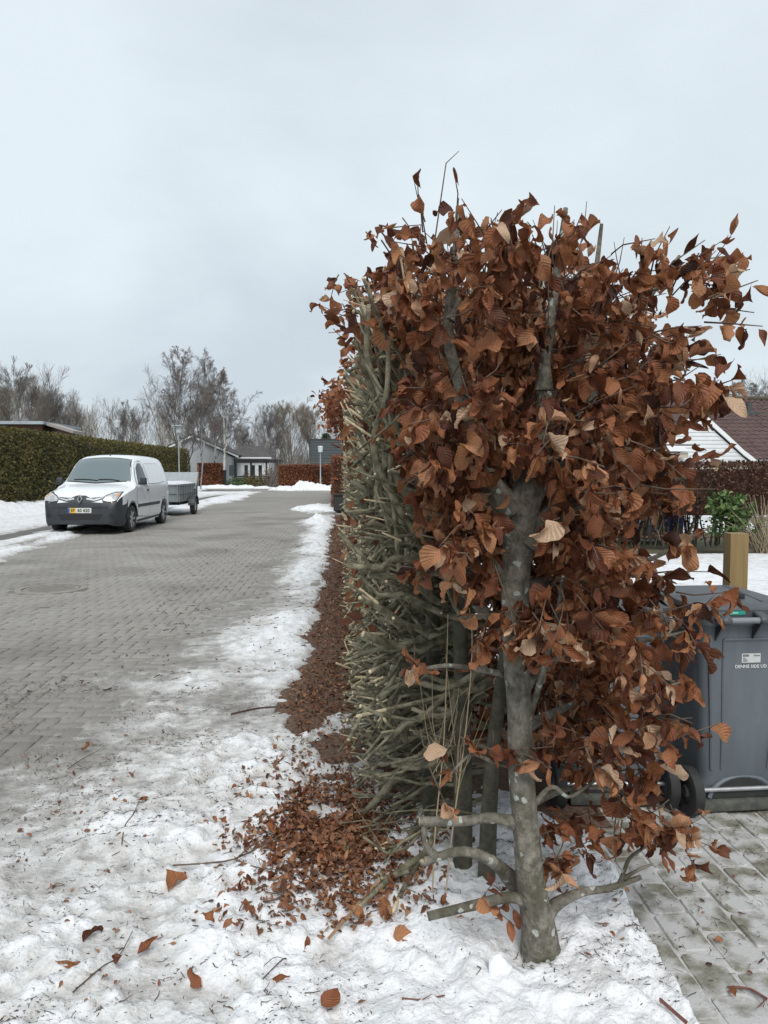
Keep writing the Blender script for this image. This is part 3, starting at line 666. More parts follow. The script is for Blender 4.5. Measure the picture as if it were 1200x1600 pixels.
# tufts in front of and left of the trunk
def tuft(centers, n, spread):
    cc = np.array([tuple(at(*c)) for c in centers]); k = rng.integers(len(cc), size=n)
    f = lambda c: np.ones(len(c), bool)
    c = cc[k] + rng.normal(size=(n, 3)) * spread
    return c
def tuft_sprays(centers, n, spread, nl=(3, 6), reach=0.09):
    c = tuft(centers, n, np.array(spread)); lo = c.min(0); hi = c.max(0)
    global rng
    m = len(c)
    od = np.array([0, -0.6, -0.2]) + rand_unit(m) * 0.9; od /= np.linalg.norm(od, axis=1, keepdims=True)
    ln = rng.uniform(0.6, 1.4, m) * reach
    tw = np.stack([c - od * (ln * .5)[:, None], c + rand_unit(m) * .008, c + od * ln[:, None]], 1)
    k = rng.integers(nl[0], nl[1], m); own = np.repeat(np.arange(m), k); t = rng.random(len(own))
    pos = tw[own, 0] + (tw[own, 2] - tw[own, 0]) * t[:, None]
    d = od[own] * .5 + rand_unit(len(own)) * .8 + np.array([0, 0, -1.]) * rng.uniform(.2, 1.2, len(own))[:, None]
    up = rand_unit(len(own)) * .8 + np.array([0, -.5, .4])
    return tw, pos, frames(d, up), own
TF = [tuft_sprays([(800, 975, 1.95), (860, 960, 1.9), (910, 970, 1.9), (950, 1000, 1.95), (780, 985, 2.0), (870, 1000, 1.95), (990, 960, 1.95)], 46, (.04, .06, .035)),
      tuft_sprays([(690, 700, 2.0), (720, 780, 2.0), (680, 760, 2.05), (740, 830, 2.05), (760, 700, 2.0), (700, 650, 2.0), (735, 740, 2.0)], 46, (.035, .05, .05)),
      tuft_sprays([(650, 1050, 2.05), (700, 1200, 2.08), (745, 1185, 2.08), (690, 1225, 2.1), (720, 1160, 2.1)], 9, (.025, .03, .02), (2, 4)),
      tuft_sprays([(830, 1190, 2.05), (860, 1130, 2.05), (790, 1420, 2.12), (800, 1470, 2.15), (755, 1395, 2.12)], 9, (.02, .02, .02), (2, 4)),
      tuft_sprays([(970, 1310, 2.1), (1020, 1280, 2.15), (880, 1340, 2.15), (1060, 1300, 2.2), (915, 1300, 2.2), (860, 1290, 2.25)], 34, (.035, .05, .03)),
      tuft_sprays([(625, 360, 2.15), (560, 450, 3.0), (540, 500, 3.3), (600, 420, 2.5)], 24, (.03, .1, .04))]
tw_all = np.concatenate([tw1] + [t[0] for t in TF]); lp = np.concatenate([lp1] + [t[1] for t in TF]); lM = np.concatenate([lM1] + [t[2] for t in TF])
_px, _py, _dd = project(lp)
_keep = ~((np.abs(_px - 808) < 34) & (_py > 765) & (_py < 905) & (lp[:, 1] < 2.12)) & ~((np.abs(_px - 712) < 22) & (_py > 430) & (_py < 640) & (lp[:, 1] < 2.15) & (rng.random(len(lp)) < .9)) & ~((np.abs(_px - 858) < 20) & (_py > 440) & (_py < 630) & (lp[:, 1] < 2.15) & (rng.random(len(lp)) < .85))
lp = lp[_keep]; lM = lM[_keep]
lsc = 0.036 + 0.052 * rng.beta(1.6, 1.8, len(lp)); ltint = np.clip(rng.beta(1.5, 1.4, len(lp)), 0, 1); ltint[rng.random(len(lp)) < 0.03] = 1.0
lpick = rng.integers(len(protos), size=len(lp))
# largest in the frame become parts of their own: nearest to the camera and not hidden behind nearer leaves
px, py, dd = project(lp + lM[:, :, 1] * (lsc * 0.5)[:, None])
cell = {}
order = np.argsort(dd)
score = lsc / dd
chosen = []
occ = {}
for i in order:
    if not (0 < px[i] < 1200 and 0 < py[i] < 1600): continue
    key = (int(px[i] / 22), int(py[i] / 22))
    if occ.get(key, 0) >= 1: continue
    occ[key] = 1; chosen.append(i)
chosen = sorted(chosen, key=lambda i: -score[i])[:300]
selm = np.zeros(len(lp), bool); selm[chosen] = True
for i in chosen: leaf_object(lp[i], lM[i], float(lsc[i]), int(lpick[i]), float(ltint[i]), beech)
kind(put('foliage', leaves_mesh('foliage', lp[~selm], lM[~selm], lsc[~selm], ltint[~selm], M_leaf, protos, lpick[~selm]), beech), 'stuff')
V, Q, cap = tubes(tw_all, np.tile(np.array([[.0026, .002, .0012]]), (len(tw_all), 1)), 4)
kind(put('twigs', mesh_np('twigs', V, [Q, cap], [M_twig], smooth=True), beech), 'stuff')
# bare shoots sticking up from the top
def shoots(n, xr, yr, z0, hr):
    b = np.stack([rng.uniform(*xr, n), rng.uniform(*yr, n), np.full(n, z0) + rng.normal(0, .03, n)], 1)
    d = rand_unit(n) * 0.35 + np.array([0, -0.05, 1.0]); h = rng.uniform(*hr, n)
    b[:, 2] -= 0.07 * sstep(.66, .86, b[:, 0])
    P = np.stack([b, b + d * (h * .5)[:, None], b + d * h[:, None] + rand_unit(n) * 0.012], 1)
    return P
sh = np.concatenate([shoots(70, (0.17, .92), (1.95, 2.9), 2.05, (.05, .13)), shoots(40, (0.1, 0.3), (2.6, 5), 2.05, (.06, .16))])
tall = resample(path([(678, 385, 2.1), (688, 305, 2.1), (697, 255, 2.1), (703, 241, 2.1), (717, 236, 2.1)]), 3)
V, Q, cap = tubes(np.concatenate([sh, tall[None]]), np.tile(np.array([[.0022, .0016, .0009]]), (len(sh) + 1, 1)), 4)
kind(put('shoots', mesh_np('shoots', V, [Q, cap], [M_twig]), beech), 'stuff')
for (x, y, Y_, s, t) in ((708, 262, 2.1, .05, .45), (652, 272, 2.1, .042, .3), (648, 288, 2.1, .05, .4), (655, 305, 2.1, .06, .6), (1142, 368, 2.15, .07, .7), (1160, 395, 2.15, .08, .75)):
    b_ = np.array(at(x, y, Y_)); e_ = np.array(at(x + (720 - x) * .12 + 4, y + 75, Y_ + .05)); V, Q, cap = tubes(np.array([[e_, (b_ + e_) / 2 + rng.normal(0, .006, 3), b_]]), np.array([[.0022, .0018, .001]]), 4); put('twig', mesh_np('twig', V, [Q], [M_twig]), beech)
    d = np.array([[rng.normal(0, .5), -.3, rng.choice([-1, 1])]]); leaf_object(np.array(at(x, y, Y_)), frames(d, rand_unit(1) + np.array([[0, -1.2, 0]]))[0], s, int(rng.integers(36)), t, beech)

# ------------------------------------------------------------------ the pruned hedge behind it
hedge = thing('beech_hedge', 'long pruned beech hedge of bare grey-green cut branches running along the road', 'hedge', (0.55, 2.6, 0))
HE = 23.5
ns = 0
stems = []
yy = 2.52
while yy < HE:
    x = 0.52 + rng.normal(0, .05); stems.append((x, yy, rng.uniform(.026, .042))); yy += rng.uniform(0.26, 0.42)
stems[0] = (0.43, 2.6, .03); stems[1] = (0.50, 2.52, .026); stems[2] = (0.36, 2.95, .033)
for i, (x, y, r_) in enumerate(stems):
    h = rng.uniform(1.5, 1.95); lean = rng.normal(0, .07, 2)
    pts = [(x, y, -0.05), (x + lean[0] * .3, y + lean[1] * .3, h * .33), (x + lean[0] + rng.normal(0, .03), y + lean[1], h * .66), (x + lean[0] * 1.2 + rng.normal(0, .05), y + lean[1] * 1.3, h)]
    limb('stem', pts, [r_ * 1.25, r_, r_ * .85, r_ * .6], 14 if y < 6 else 7, 9 if y < 6 else 6, 0.06, hedge, [M_stem, M_cut], i + 60)
# branch stubs reaching out to the cut face on the road side
def stubs(y0, y1, n, r0, r1, K=6):
    y = rng.uniform(y0, y1, n); z = rng.uniform(0.10, 2.0, n) ** 1.0
    x0 = 0.5 + rng.normal(0, .06, n); xe = 0.085 + rng.normal(0, .045, n) + 0.10 * sstep(1.75, 2.1, z) - 0.05 * sstep(0.5, 0.2, z) * rng.random(n)
    dirz = np.where(z > 1.35, rng.normal(0.30, .34, n), np.where(z > .9, rng.normal(0.08, .2, n), rng.normal(-0.03, .13, n)))
    dy = rng.normal(-0.03, .24, n)
    t = np.linspace(0, 1, K)[None, :]
    X = x0[:, None] + (xe - x0)[:, None] * t
    amp = rng.normal(0, .08, (n, 1)); ph = rng.uniform(0, 6.28, (n, 1)); amp2 = rng.normal(0, .08, (n, 1))
    Yp = y[:, None] + dy[:, None] * t + amp * np.sin(t * 5 + ph) * t
    Z = z[:, None] + dirz[:, None] * t ** 1.4 + amp2 * np.sin(t * 5.5 + ph * 1.7) * t - 0.05 * np.sin(t * np.pi) * (rng.random((n, 1)) - .2)
    Z = np.minimum(Z, 2.15); Z = np.maximum(Z, 0.07 + 0.02 * rng.random((n, 1)))
    P = np.stack([X, Yp, Z], -1); P[:, 1:] += rng.normal(0, .013, P[:, 1:].shape)
    ra = rng.uniform(r0, r1, n) * rng.choice([0.45, 0.65, 0.9, 1.2, 1.6], n); Rd = ra[:, None] * np.linspace(1.25, 0.72, K)[None]
    return P, Rd
def forks(P, Rd, share, K=5):
    s = np.where(rng.random(len(P)) < share)[0]; m = len(s); j = 2 + rng.integers(0, 2, m)
    b = P[s, j]; e = P[s, -1]
    d = (e - b); L_ = np.linalg.norm(d, axis=1, keepdims=True); d = d / L_ + rand_unit(m) * 0.6 + np.array([-.25, 0, .12]); d /= np.linalg.norm(d, axis=1, keepdims=True)
    L2 = L_ * rng.uniform(.55, 1.0, (m, 1)); t = np.linspace(0, 1, K)[None, :, None]
    wob = rand_unit(m)[:, None, :] * 0.03 * np.sin(t * 3.1)
    Q_ = b[:, None] + d[:, None] * L2[:, None] * t + wob
    Q_[..., 2] = np.clip(Q_[..., 2], 0.06, 2.16); Q_[..., 0] = np.maximum(Q_[..., 0], 0.0)
    return Q_, Rd[s, 2][:, None] * np.linspace(.8, .5, K)[None]
near_P, near_R = stubs(2.55, 5.2, 560, .0055, .0105, 7)
nf_P, nf_R = forks(near_P, near_R, .75); ng_P, ng_R = forks(nf_P, nf_R, .6, 4)
# long low branches reaching over the snow
lowp = [([(720, 1180, 2.9), (660, 1150, 3.0), (610, 1175, 3.1), (560, 1180, 3.2)], [.012, .010, .008, .006]),
        ([(740, 1120, 2.7), (690, 1125, 2.75), (640, 1155, 2.8), (590, 1172, 2.85)], [.013, .011, .009, .007]),
        ([(735, 1150, 2.6), (690, 1185, 2.65), (655, 1200, 2.7), (612, 1196, 2.75)], [.013, .011, .009, .008]),
        ([(700, 1090, 3.2), (640, 1110, 3.3), (590, 1125, 3.4), (535, 1128, 3.5)], [.010, .008, .007, .005]),
        ([(760, 940, 2.6), (690, 985, 2.7), (650, 1000, 2.75), (625, 1002, 2.8)], [.014, .012, .010, .009]),
        ([(745, 935, 2.6), (720, 925, 2.6), (698, 895, 2.55), (692, 868, 2.5)], [.016, .015, .013, .012]),
        ([(760, 1040, 2.5), (700, 1075, 2.5), (640, 1065, 2.5), (590, 1090, 2.5)], [.013, .011, .009, .007])]
for i, (p, r_) in enumerate(lowp): limb('branch', path(p), r_, 14, 8, .05, hedge, [M_stub, M_cut], 200 + i)
rank = np.argsort(near_P[:, -1, 1] - near_R[:, 0] * 60)
part_idx = rank[:255]; rest_idx = rank[255:]
for i in part_idx:
    V, Q, cap = tubes(near_P[i][None], near_R[i][None] * (1 + .18 * rng.normal(0, 1, near_R[i].shape))[None], 7)
    put('branch', mesh_np('branch', V, [Q, cap], [M_stub, M_cut], [0, 1], smooth=True), hedge)
far_sets = [stubs(5.2, 9, 1250, .006, .0115, 7), stubs(9, HE, 2700, .007, .013, 6)]
VV = []; QQ = []; CC = []; off = 0
fS = [(near_P[rest_idx], near_R[rest_idx], 6), (nf_P, nf_R, 6), (ng_P, ng_R, 5)]
for P_, R_ in far_sets:
    fS.append((P_, R_, 5)); q = forks(P_, R_, .6, 4) if P_.shape[1] > 4 else forks(np.concatenate([P_, P_[:, -1:]], 1)[:, :5], R_, .6, 4); fS.append((q[0], q[1], 4))
caps6 = []; 
faces = []; mi = []
for P_, R_, S_ in fS:
    V, Q, cap = tubes(P_, R_, S_); VV.append(V); faces += [Q + off, cap + off]
    mm_ = np.zeros((len(P_), P_.shape[1] - 1, S_), int); mm_[:, -1, :] = (rng.random(len(P_)) < .5)[:, None]; mi += [mm_.ravel(), 1]; off += len(V)
kind(put('cut_branches', mesh_np('cut_branches', np.concatenate(VV), faces, [M_stub, M_cut], mi, smooth=True), hedge), 'stuff')
# upright leafy shoots of the upper part
n = 620
b = np.stack([rng.uniform(0.16, 1.0, n), 2.6 + (HE - 2.6) * rng.random(n) ** 1.7, rng.uniform(1.1, 1.7, n)], 1)
e = b + np.stack([rng.normal(-.06, .09, n), rng.normal(0, .1, n), rng.uniform(.35, .8, n)], 1); e[:, 2] = np.minimum(e[:, 2], 2.2); e[:, 0] = np.maximum(e[:, 0], 0.07)
m_ = (b + e) / 2 + rand_unit(n) * .04; m1 = b + (m_ - b) * .5 + rand_unit(n) * .015; m2 = m_ + (e - m_) * .5 + rand_unit(n) * .02
V, Q, cap = tubes(np.stack([b, m1, m_, m2, e], 1), rng.uniform(.006, .013, (n, 1)) * np.linspace(1.2, .45, 5)[None], 5)
kind(put('upright_shoots', mesh_np('upright_shoots', V, [Q, cap], [M_stub, M_cut], [0, 1], smooth=True), hedge), 'stuff')
# thick bent uprights that carry the top of the cut face
for i in range(34):
    y = 2.55 + 2.6 * (i / 34) ** 1.1 + rng.normal(0, .05); x = rng.uniform(.13, .30); z0 = rng.uniform(1.0, 1.5); z1 = min(2.1, z0 + rng.uniform(.4, .85))
    pts = [(.42 + rng.normal(0, .05), y + rng.normal(0, .06), z0 - .15), (x + .07, y, z0), (x + rng.normal(0, .03), y + rng.normal(0, .05), z0 + (z1 - z0) * .4), (x + rng.normal(-.02, .035), y + rng.normal(0, .05), z0 + (z1 - z0) * .7), (x + rng.normal(-.03, .04), y + rng.normal(0, .06), z1)]
    r_ = rng.uniform(.008, .0145); limb('branch', pts, [r_ * 1.2, r_, r_ * .95, r_ * .85, r_ * .65], 14, 7, .06, hedge, [M_stub, M_cut], 300 + i)
# leaves left on the hedge: inside, on the garden side and along the top
def hedge_leaves():
    n = 1900
    A = np.stack([rng.uniform(0.55, 1.06, n), 3.1 + (HE - 3.1) * rng.random(n) ** 2.2, rng.uniform(0.35, 2.2, n)], 1)
    n2 = 1500
    yb = 2.9 + (HE - 2.9) * rng.random(n2) ** 1.8
    B = np.stack([rng.uniform(0.06, 0.9, n2) ** 1.2, yb, rng.uniform(1.72, 2.16, n2)], 1); B = B[(B[:, 1] > 5.5) | (B[:, 0] > .22) | (B[:, 2] > 2.0)]
    B = B[rng.random(len(B)) < 0.35 + 0.65 * sstep(1.75, 2.05, B[:, 2])]
    n3 = 330
    Cc = np.stack([rng.normal(-0.02, .07, n3), rng.normal(7.9, 1.0, n3), rng.normal(2.12, .07, n3)], 1)
    n4 = 110
    D = np.stack([rng.uniform(.04, .22, n4), rng.uniform(3.0, 9, n4), rng.uniform(.5, 1.8, n4)], 1)
    c = np.concatenate([A, B, Cc, D]); m = len(c)
    k = rng.integers(2, 6, m); own = np.repeat(np.arange(m), k)
    pos = c[own] + rng.normal(size=(len(own), 3)) * .045
    d = rand_unit(len(own)) * .9 + np.array([-.2, -.2, -.6]); up = rand_unit(len(own)) + np.array([-.5, -.3, .5])
    return pos, frames(d, up), rng.uniform(.055, .095, len(own)), np.clip(rng.beta(2.2, 2.2, len(own)), 0, 1), c
hp, hM, hs, ht, hc = hedge_leaves()
kind(put('foliage', leaves_mesh('foliage', hp, hM, hs * .9, ht, M_leaf, protos_lo), hedge), 'stuff')
# ------------------------------------------------------------------ leaf litter, twigs and grit on the ground
def snow_z(x, y):
    t, _ = verge_snow(np.asarray(x, float), np.asarray(y, float)); return np.maximum(t, 0.006)
def litter(name, x, y, z, smin, smax, P, flat=0.6, tlo=0, thi=1, mat=None):
    n = len(x); pos = np.stack([x, y, z], 1)
    d = rand_unit(n); d[:, 2] *= flat; up = rand_unit(n) * flat + np.array([0, 0, 1.0])
    return kind(put(name, leaves_mesh(name, pos, frames(d, up), rng.uniform(smin, smax, n), np.clip(tlo + (thi - tlo) * rng.beta(2, 2, n), 0, 1), mat or M_litter, P)), 'stuff')
n = 6500
x = rng.normal(-0.06, .19, n); y = rng.normal(2.9, .30, n) + (x * -0.25)
k = (np.abs(x) < .5) & (y > 2.25) & (vnoise(x * 9, y * 7, 3) > 0.30); x, y = x[k], y[k]
litter('leaf_pile', x, y, snow_z(x, y) + rng.uniform(0.0, .035, len(x)) * np.exp(-((x / .25) ** 2)), .010, .040, protos_lo, .55)
n = 190
ang = rng.normal(0, 1, n); x = rng.normal(-.02, .22, n); y = rng.normal(2.85, .36, n); k = (y > 2.2) & (x > -.6)
litter('pile_leaves', x[k], y[k], snow_z(x[k], y[k]) + .015, .028, .055, protos, .7, .1, .9, M_leaf)
# strip of shredded leaves in the bed along the hedge
n = 22000
y = 3.3 + (HE - 3.3) * rng.random(n) ** 1.6; x = rng.uniform(-.5, .6, n)
k = (x > -.27 - .12 * fbm(x * 2.2, y * 1.5, 4, 15) + rng.normal(0, .05, n)) & ~((y < 4.5) & (rng.random(n) < .4 + .6 * (4.5 - y))); x, y = x[k], y[k]
litter('leaf_litter_strip', x, y, np.maximum(0.006, snow_z(x, y)) + rng.uniform(0, .022, len(x)), .012, .042, protos_lo, .5)
# scattered bits on snow
def bits(name, n, xr, yr, l0, l1, rad, mat, dens=None, power=1.0, lift=.003):
    x = rng.uniform(*xr, n); y = yr[0] + (yr[1] - yr[0]) * rng.random(n) ** power
    if dens is not None: k = rng.random(n) < dens(x, y); x, y = x[k], y[k]
    n = len(x); z = snow_z(x, y) + lift; a = rng.uniform(0, 6.28, n); l = l0 * (l1 / l0) ** rng.random(n)
    d = np.stack([np.cos(a), np.sin(a), rng.normal(0, .18, n)], 1) * l[:, None] / 2; c = np.stack([x, y, z], 1)
    kink = np.stack([-np.sin(a), np.cos(a), np.abs(rng.normal(0, .5, n))], 1) * (l * rng.normal(0, .14, n))[:, None]
    P = np.stack([c - d, c + kink, c + d], 1)
    V, Q, cap = tubes(P, (np.minimum(rad * (0.5 + rng.random((n, 1))), l[:, None] * .2)) * np.array([[1, .9, .5]]), 3)
    return kind(put(name, mesh_np(name, V, [Q], [mat])), 'stuff')
M_bit = mk('dark_debris', (0.045, 0.03, 0.022), 0.9, (0.11, 0.055, 0.035), 30, 3)
clump = lambda x, y: np.clip(.06 + 2.2 * fbm(x * 3.2, y * 3.2, 4, 71, .65), .06, 1)
bits('twig_debris', 17000, (-2.4, .95), (1.85, 5.5), .004, .045, .0012, M_bit, clump, 1.1)
bits('road_debris', 1500, (-2.2, -.3), (5, 16), .015, .07, .0035, M_bit, clump, 1.4)
bits('grit', 20000, (-2.4, .95), (1.85, 5.0), .003, .010, .0015, M_bit, lambda x, y: np.clip(2.4 * fbm(x * 3.0, y * 3.0, 4, 75, .65), .05, 1))
bits('driveway_debris', 900, (.9, 2.2), (1.9, 3.1), .004, .04, .0011, M_bit)
n = 900
x = rng.uniform(-2.0, .95, n); y = rng.uniform(1.9, 4.6, n); k = clump(x, y) > .25; litter('leaf_crumbs', x[k], y[k], snow_z(x[k], y[k]) + .004, .008, .028, protos_lo, .5)
x = rng.uniform(.95, 2.0, 30); y = rng.uniform(2.0, 3.0, 30); litter('driveway_crumbs', x, y, np.full(30, .006), .012, .03, protos_lo, .4)

# fallen leaves that can be picked out one by one
fl = [(128, 1176, .055, 'fallen beech leaf on the icy road at the left edge of the frame', .8), (232, 1250, .04, 'curled fallen leaf beside a long thin twig on grey slush', .45),
      (262, 1395, .075, 'folded fallen leaf in a snow hollow left of the leaf pile', .6), (300, 1518, .06, 'upright cone-shaped fallen leaf in the foreground snow', .55),
      (130, 1478, .06, 'dark fallen leaf in a snow hollow near the left edge', .2), (90, 1508, .055, 'pale fallen leaf half sunk in snow at lower left', .6),
      (215, 1497, .06, 'fallen leaf lying on the snow in the left foreground with another to its left', .5), (178, 1508, .05, 'small dark fallen leaf between two larger ones in the left foreground', .3),
      (460, 1222, .07, 'large flat fallen leaf on snow above the leaf pile', .75), (452, 1238, .05, 'smaller fallen leaf touching a larger one above the leaf pile', .7),
      (570, 1440, .07, 'bright orange fallen leaf at the lower rim of the leaf pile', .8), (602, 1440, .06, 'fallen leaf right of an orange one at the pile rim', .75),
      (615, 1470, .06, 'single fallen leaf on clean snow just below the leaf pile', .8), (502, 1578, .055, 'fallen leaf at the bottom edge of the frame', .5),
      (425, 1535, .05, 'brown fallen leaf with a twig in the foreground snow', .5), (372, 1445, .05, 'fallen leaf standing on edge left of the pile', .5),
      (335, 1430, .03, 'tiny fallen leaf scrap in snow left of the pile', .6), (80, 1392, .035, 'small tan fallen leaf on snow at the left', .85)]
flat_ids = [i for i, p in enumerate(protos) if p[0][-1, 1] > .75]
for (x, y, s, lab, t) in fl:
    g = gnd(x, y, .04); z = float(snow_z(g.x, g.y)) ; g = gnd(x, y, z)
    d = rand_unit(1); d[:, 2] *= .35; up = rand_unit(1) * .6 + np.array([[0, -.5, .8]])
    o = leaf_object(np.array([g.x, g.y, z + .012]), frames(d, up)[0], s * 1.25, int(rng.choice(flat_ids)), t, None, 'fallen_leaf'); tag(o, lab, 'leaf', 'single fallen leaves on the snow')
for (x, y, s, lab, t) in ((1130, 1472, .03, 'small orange fallen leaf on the paved driveway', .8), (1150, 1557, .04, 'fallen leaf beside the reddish twig on the pavers', .75)):
    g = gnd(x, y, .01); d = rand_unit(1); d[:, 2] = 0
    o = leaf_object(np.array([g.x, g.y, .012]), frames(d, np.array([[0, 0, 1.]]))[0], s, 4, t, None, 'fallen_leaf'); tag(o, lab, 'leaf', 'single fallen leaves on the pavers')
# sticks
def stick(pts, r0, r1, label, mat, branches=(), lift=.008, name='stick', cut=False):
    P = []
    for (x, y) in pts:
        g = gnd(x, y, .03); z = float(snow_z(g.x, g.y)) if g.x < .93 else .0
        g = gnd(x, y, z + lift); P.append(g)
    K = len(P); b = MB().tube([tuple(p) for p in resample(P, 9)], list(np.linspace(r0, r1, 9)), 6, mcap=1)
    for br in branches:
        Q = []
        for (x, y) in br:
            g = gnd(x, y, .03); z = float(snow_z(g.x, g.y)) if g.x < .93 else .0
            Q.append(gnd(x, y, z + lift + .012))
        b.tube([tuple(p) for p in resample(Q, 6)], list(np.linspace(r1 * .9, r1 * .4, 6)), 5, mcap=1)
    o = b.build(name, [mat, M_cut], smooth=True); return tag(o, label, 'stick')
M_tan = mk('tan_stick', (0.24, 0.15, 0.085), .8, (0.33, 0.22, 0.13), 30, 3)
M_red = mk('red_twig', (0.13, 0.045, 0.035), .7, (0.18, 0.08, 0.055), 30, 3)
stick([(512, 1468), (545, 1430), (580, 1390), (597, 1372)], .005, .0065, 'long pale tan stick lying diagonally across the leaf pile', M_tan, lift=.03)
stick([(592, 1375), (615, 1368), (638, 1362)], .010, .008, 'short thick grey cut branch on the leaf pile', M_stub, [[(597, 1372), (594, 1355)]], lift=.035)
stick([(270, 1352), (330, 1348), (372, 1340), (440, 1305)], .0028, .0035, 'long bare twig pointing left out of the leaf pile', M_twig, [[(372, 1340), (395, 1320), (430, 1302)], [(365, 1342), (400, 1355), (440, 1360)]], lift=.02)
stick([(377, 1410), (420, 1408), (445, 1398)], .003, .0035, 'twig fork lying at the left rim of the leaf pile', M_twig, [[(445, 1398), (400, 1392)]], lift=.012)
stick([(550, 1255), (575, 1290), (600, 1330)], .004, .003, 'thin greyish twig lying across the top of the leaf pile', M_tan, lift=.03)
stick([(113, 1551), (160, 1510), (185, 1495), (207, 1455)], .0022, .0014, 'long fine twig rising in the left foreground snow', M_bit, lift=.012)
stick([(190, 1320), (195, 1290), (208, 1272), (217, 1252)], .002, .0014, 'curved dark twig on the slush with a red leaf at its tip', M_bit, [[(190, 1310), (205, 1322)]])
stick([(105, 1202), (130, 1185), (157, 1171)], .0022, .0014, 'thin straight twig on the icy road edge', M_bit)
stick([(628, 1560), (660, 1562), (695, 1555)], .003, .002, 'reddish twig on clean snow at the bottom of the frame', M_red, [[(660, 1562), (675, 1553)]])
stick([(410, 1530), (440, 1500), (448, 1498)], .002, .0015, 'small forked dark twig standing on the foreground snow', M_bit, [[(412, 1510), (430, 1495), (448, 1500)]])
stick([(1032, 1562), (1052, 1580), (1075, 1600)], .005, .005, 'reddish stick along the foot of the snow bank by the pavers', M_red, lift=.006)
stick([(1136, 1542), (1170, 1545), (1200, 1562)], .003, .004, 'red forked twig on the pavers at the right edge', M_red, [[(1172, 1545), (1195, 1560), (1182, 1575)]], lift=.006)
stick([(360, 1116), (400, 1107), (432, 1104)], .006, .004, 'dark straight stick on the roadside snow', M_bit)
# tall dry grass stalks by the trunk
def stalk(pts, label):
    P = resample(path(pts), 12)
    return tag(MB().tube([tuple(p) for p in P], list(np.linspace(.0028, .0012, 12)), 5).build('dry_stalk', mk('dry_stalk', (0.42, 0.32, 0.2), .8)), label, 'plant stalk')
stalk([(676, 1395, 2.3), (680, 1300, 2.3), (694, 1150, 2.3), (700, 960, 2.3)], 'pale dry stalk left of the trunk, the farther left of two')
stalk([(697, 1390, 2.25), (708, 1290, 2.25), (728, 1140, 2.25), (738, 1010, 2.25), (733, 950, 2.25)], 'pale dry stalk left of the trunk, the nearer of two')
def fine_stalks():
    P = []
    for k in range(16):
        x0 = 690 + rng.uniform(-15, 30); y0 = 1200 + rng.uniform(-60, 40); x1 = x0 + rng.uniform(-45, 45); y1 = y0 - rng.uniform(50, 160)
        a, c = at(x0, y0, 2.28), at(x1, y1, 2.28); P.append([a, (a + c) / 2 + Vector(rng.normal(0, .012, 3)), c])
    V, Q, cap = tubes(np.array(P), np.tile([[.0014, .0011, .0008]], (16, 1)), 4)
    o = put('dry_stems', mesh_np('dry_stems', V, [Q], [mk('dry_stem', (0.33, 0.25, 0.15), .8)])); kind(o, 'stuff')
fine_stalks()
# ivy at the hedge foot
iv = thing('ivy_plant', 'few dark green ivy leaves at the foot of the pruned hedge', 'ivy', tuple(gnd(588, 1120)))
for k in range(9):
    p = at(588 + rng.normal(0, 9), 1110 + rng.normal(0, 14), 4.1 + rng.normal(0, .1))
    me = leaves_mesh('leaf', np.array([p]), frames(rand_unit(1), np.array([[-.4, -.7, .5]])), np.array([.055]), np.array([rng.uniform(.1, .6)]), M_green, protos_lo)
    put('leaf', me, iv)
MB().tube([iv.location, iv.location + Vector((.05, .1, .1)), iv.location + Vector((.03, .1, .26))], .003, 5).build('vine', M_twig, iv, world=True)
iv2 = thing('ivy_plant', 'single light green seedling leaves on the leaf pile', 'ivy', tuple(gnd(540, 1338, .05)))
for k in range(3):
    p = gnd(540, 1338, .06) + Vector(rng.normal(0, .012, 3)); put('leaf', leaves_mesh('leaf', np.array([p]), frames(rand_unit(1) * [1, 1, .2], np.array([[0, -.3, 1.]])), np.array([.03]), np.array([.7]), M_green, protos_lo), iv2)

# ------------------------------------------------------------------ wheelie bins
def text_mesh(s, size, mat, name, ext=0.0008, align='CENTER', bold=0.0):
    cu = bpy.data.curves.new('t', 'FONT'); cu.body = s; cu.size = size; cu.extrude = ext; cu.align_x = align; cu.align_y = 'CENTER'; cu.offset = bold; cu.resolution_u = 2
    o = bpy.data.objects.new('t', cu); col.objects.link(o); bpy.context.view_layer.update()
    me = bpy.data.meshes.new_from_object(o.evaluated_get(bpy.context.evaluated_depsgraph_get())); me.name = name
    bpy.data.objects.remove(o); bpy.data.curves.remove(cu); me.materials.clear(); me.materials.append(mat); return me
M_bin = mk('bin_grey_plastic', (0.105, 0.123, 0.14), 0.5, (0.15, 0.17, 0.19), 6, 6, 0.35, 0.7, bump=0.08, bscale=90, c3=(0.22, 0.235, 0.24), lo3=0.56, hi3=0.72, scale3=9, stretch=(1, 1, .25))
M_lid = mk('bin_lid_plastic', (0.05, 0.056, 0.062), 0.5, (0.075, 0.082, 0.09), 10, 5, bump=0.06, bscale=200)
M_black = mk('black_rubber', (0.018, 0.018, 0.018), 0.75, (0.03, 0.03, 0.03), 20, 3)
M_galv = mk('galvanised_steel', (0.5, 0.5, 0.5), 0.4, (0.38, 0.39, 0.4), 20, 4, metal=0.7)
M_hand = mk('handle_grey', (0.2, 0.21, 0.23), 0.45)
M_white = mk('white_print', (0.75, 0.76, 0.76), 0.6)
M_paper = mk('label_paper', (0.6, 0.62, 0.6), 0.6, (0.52, 0.55, 0.53), 30, 3)
M_ink = mk('label_ink', (0.05, 0.05, 0.05), 0.7)
M_teal = mk('teal_sticker', (0.015, 0.3, 0.22), 0.5)
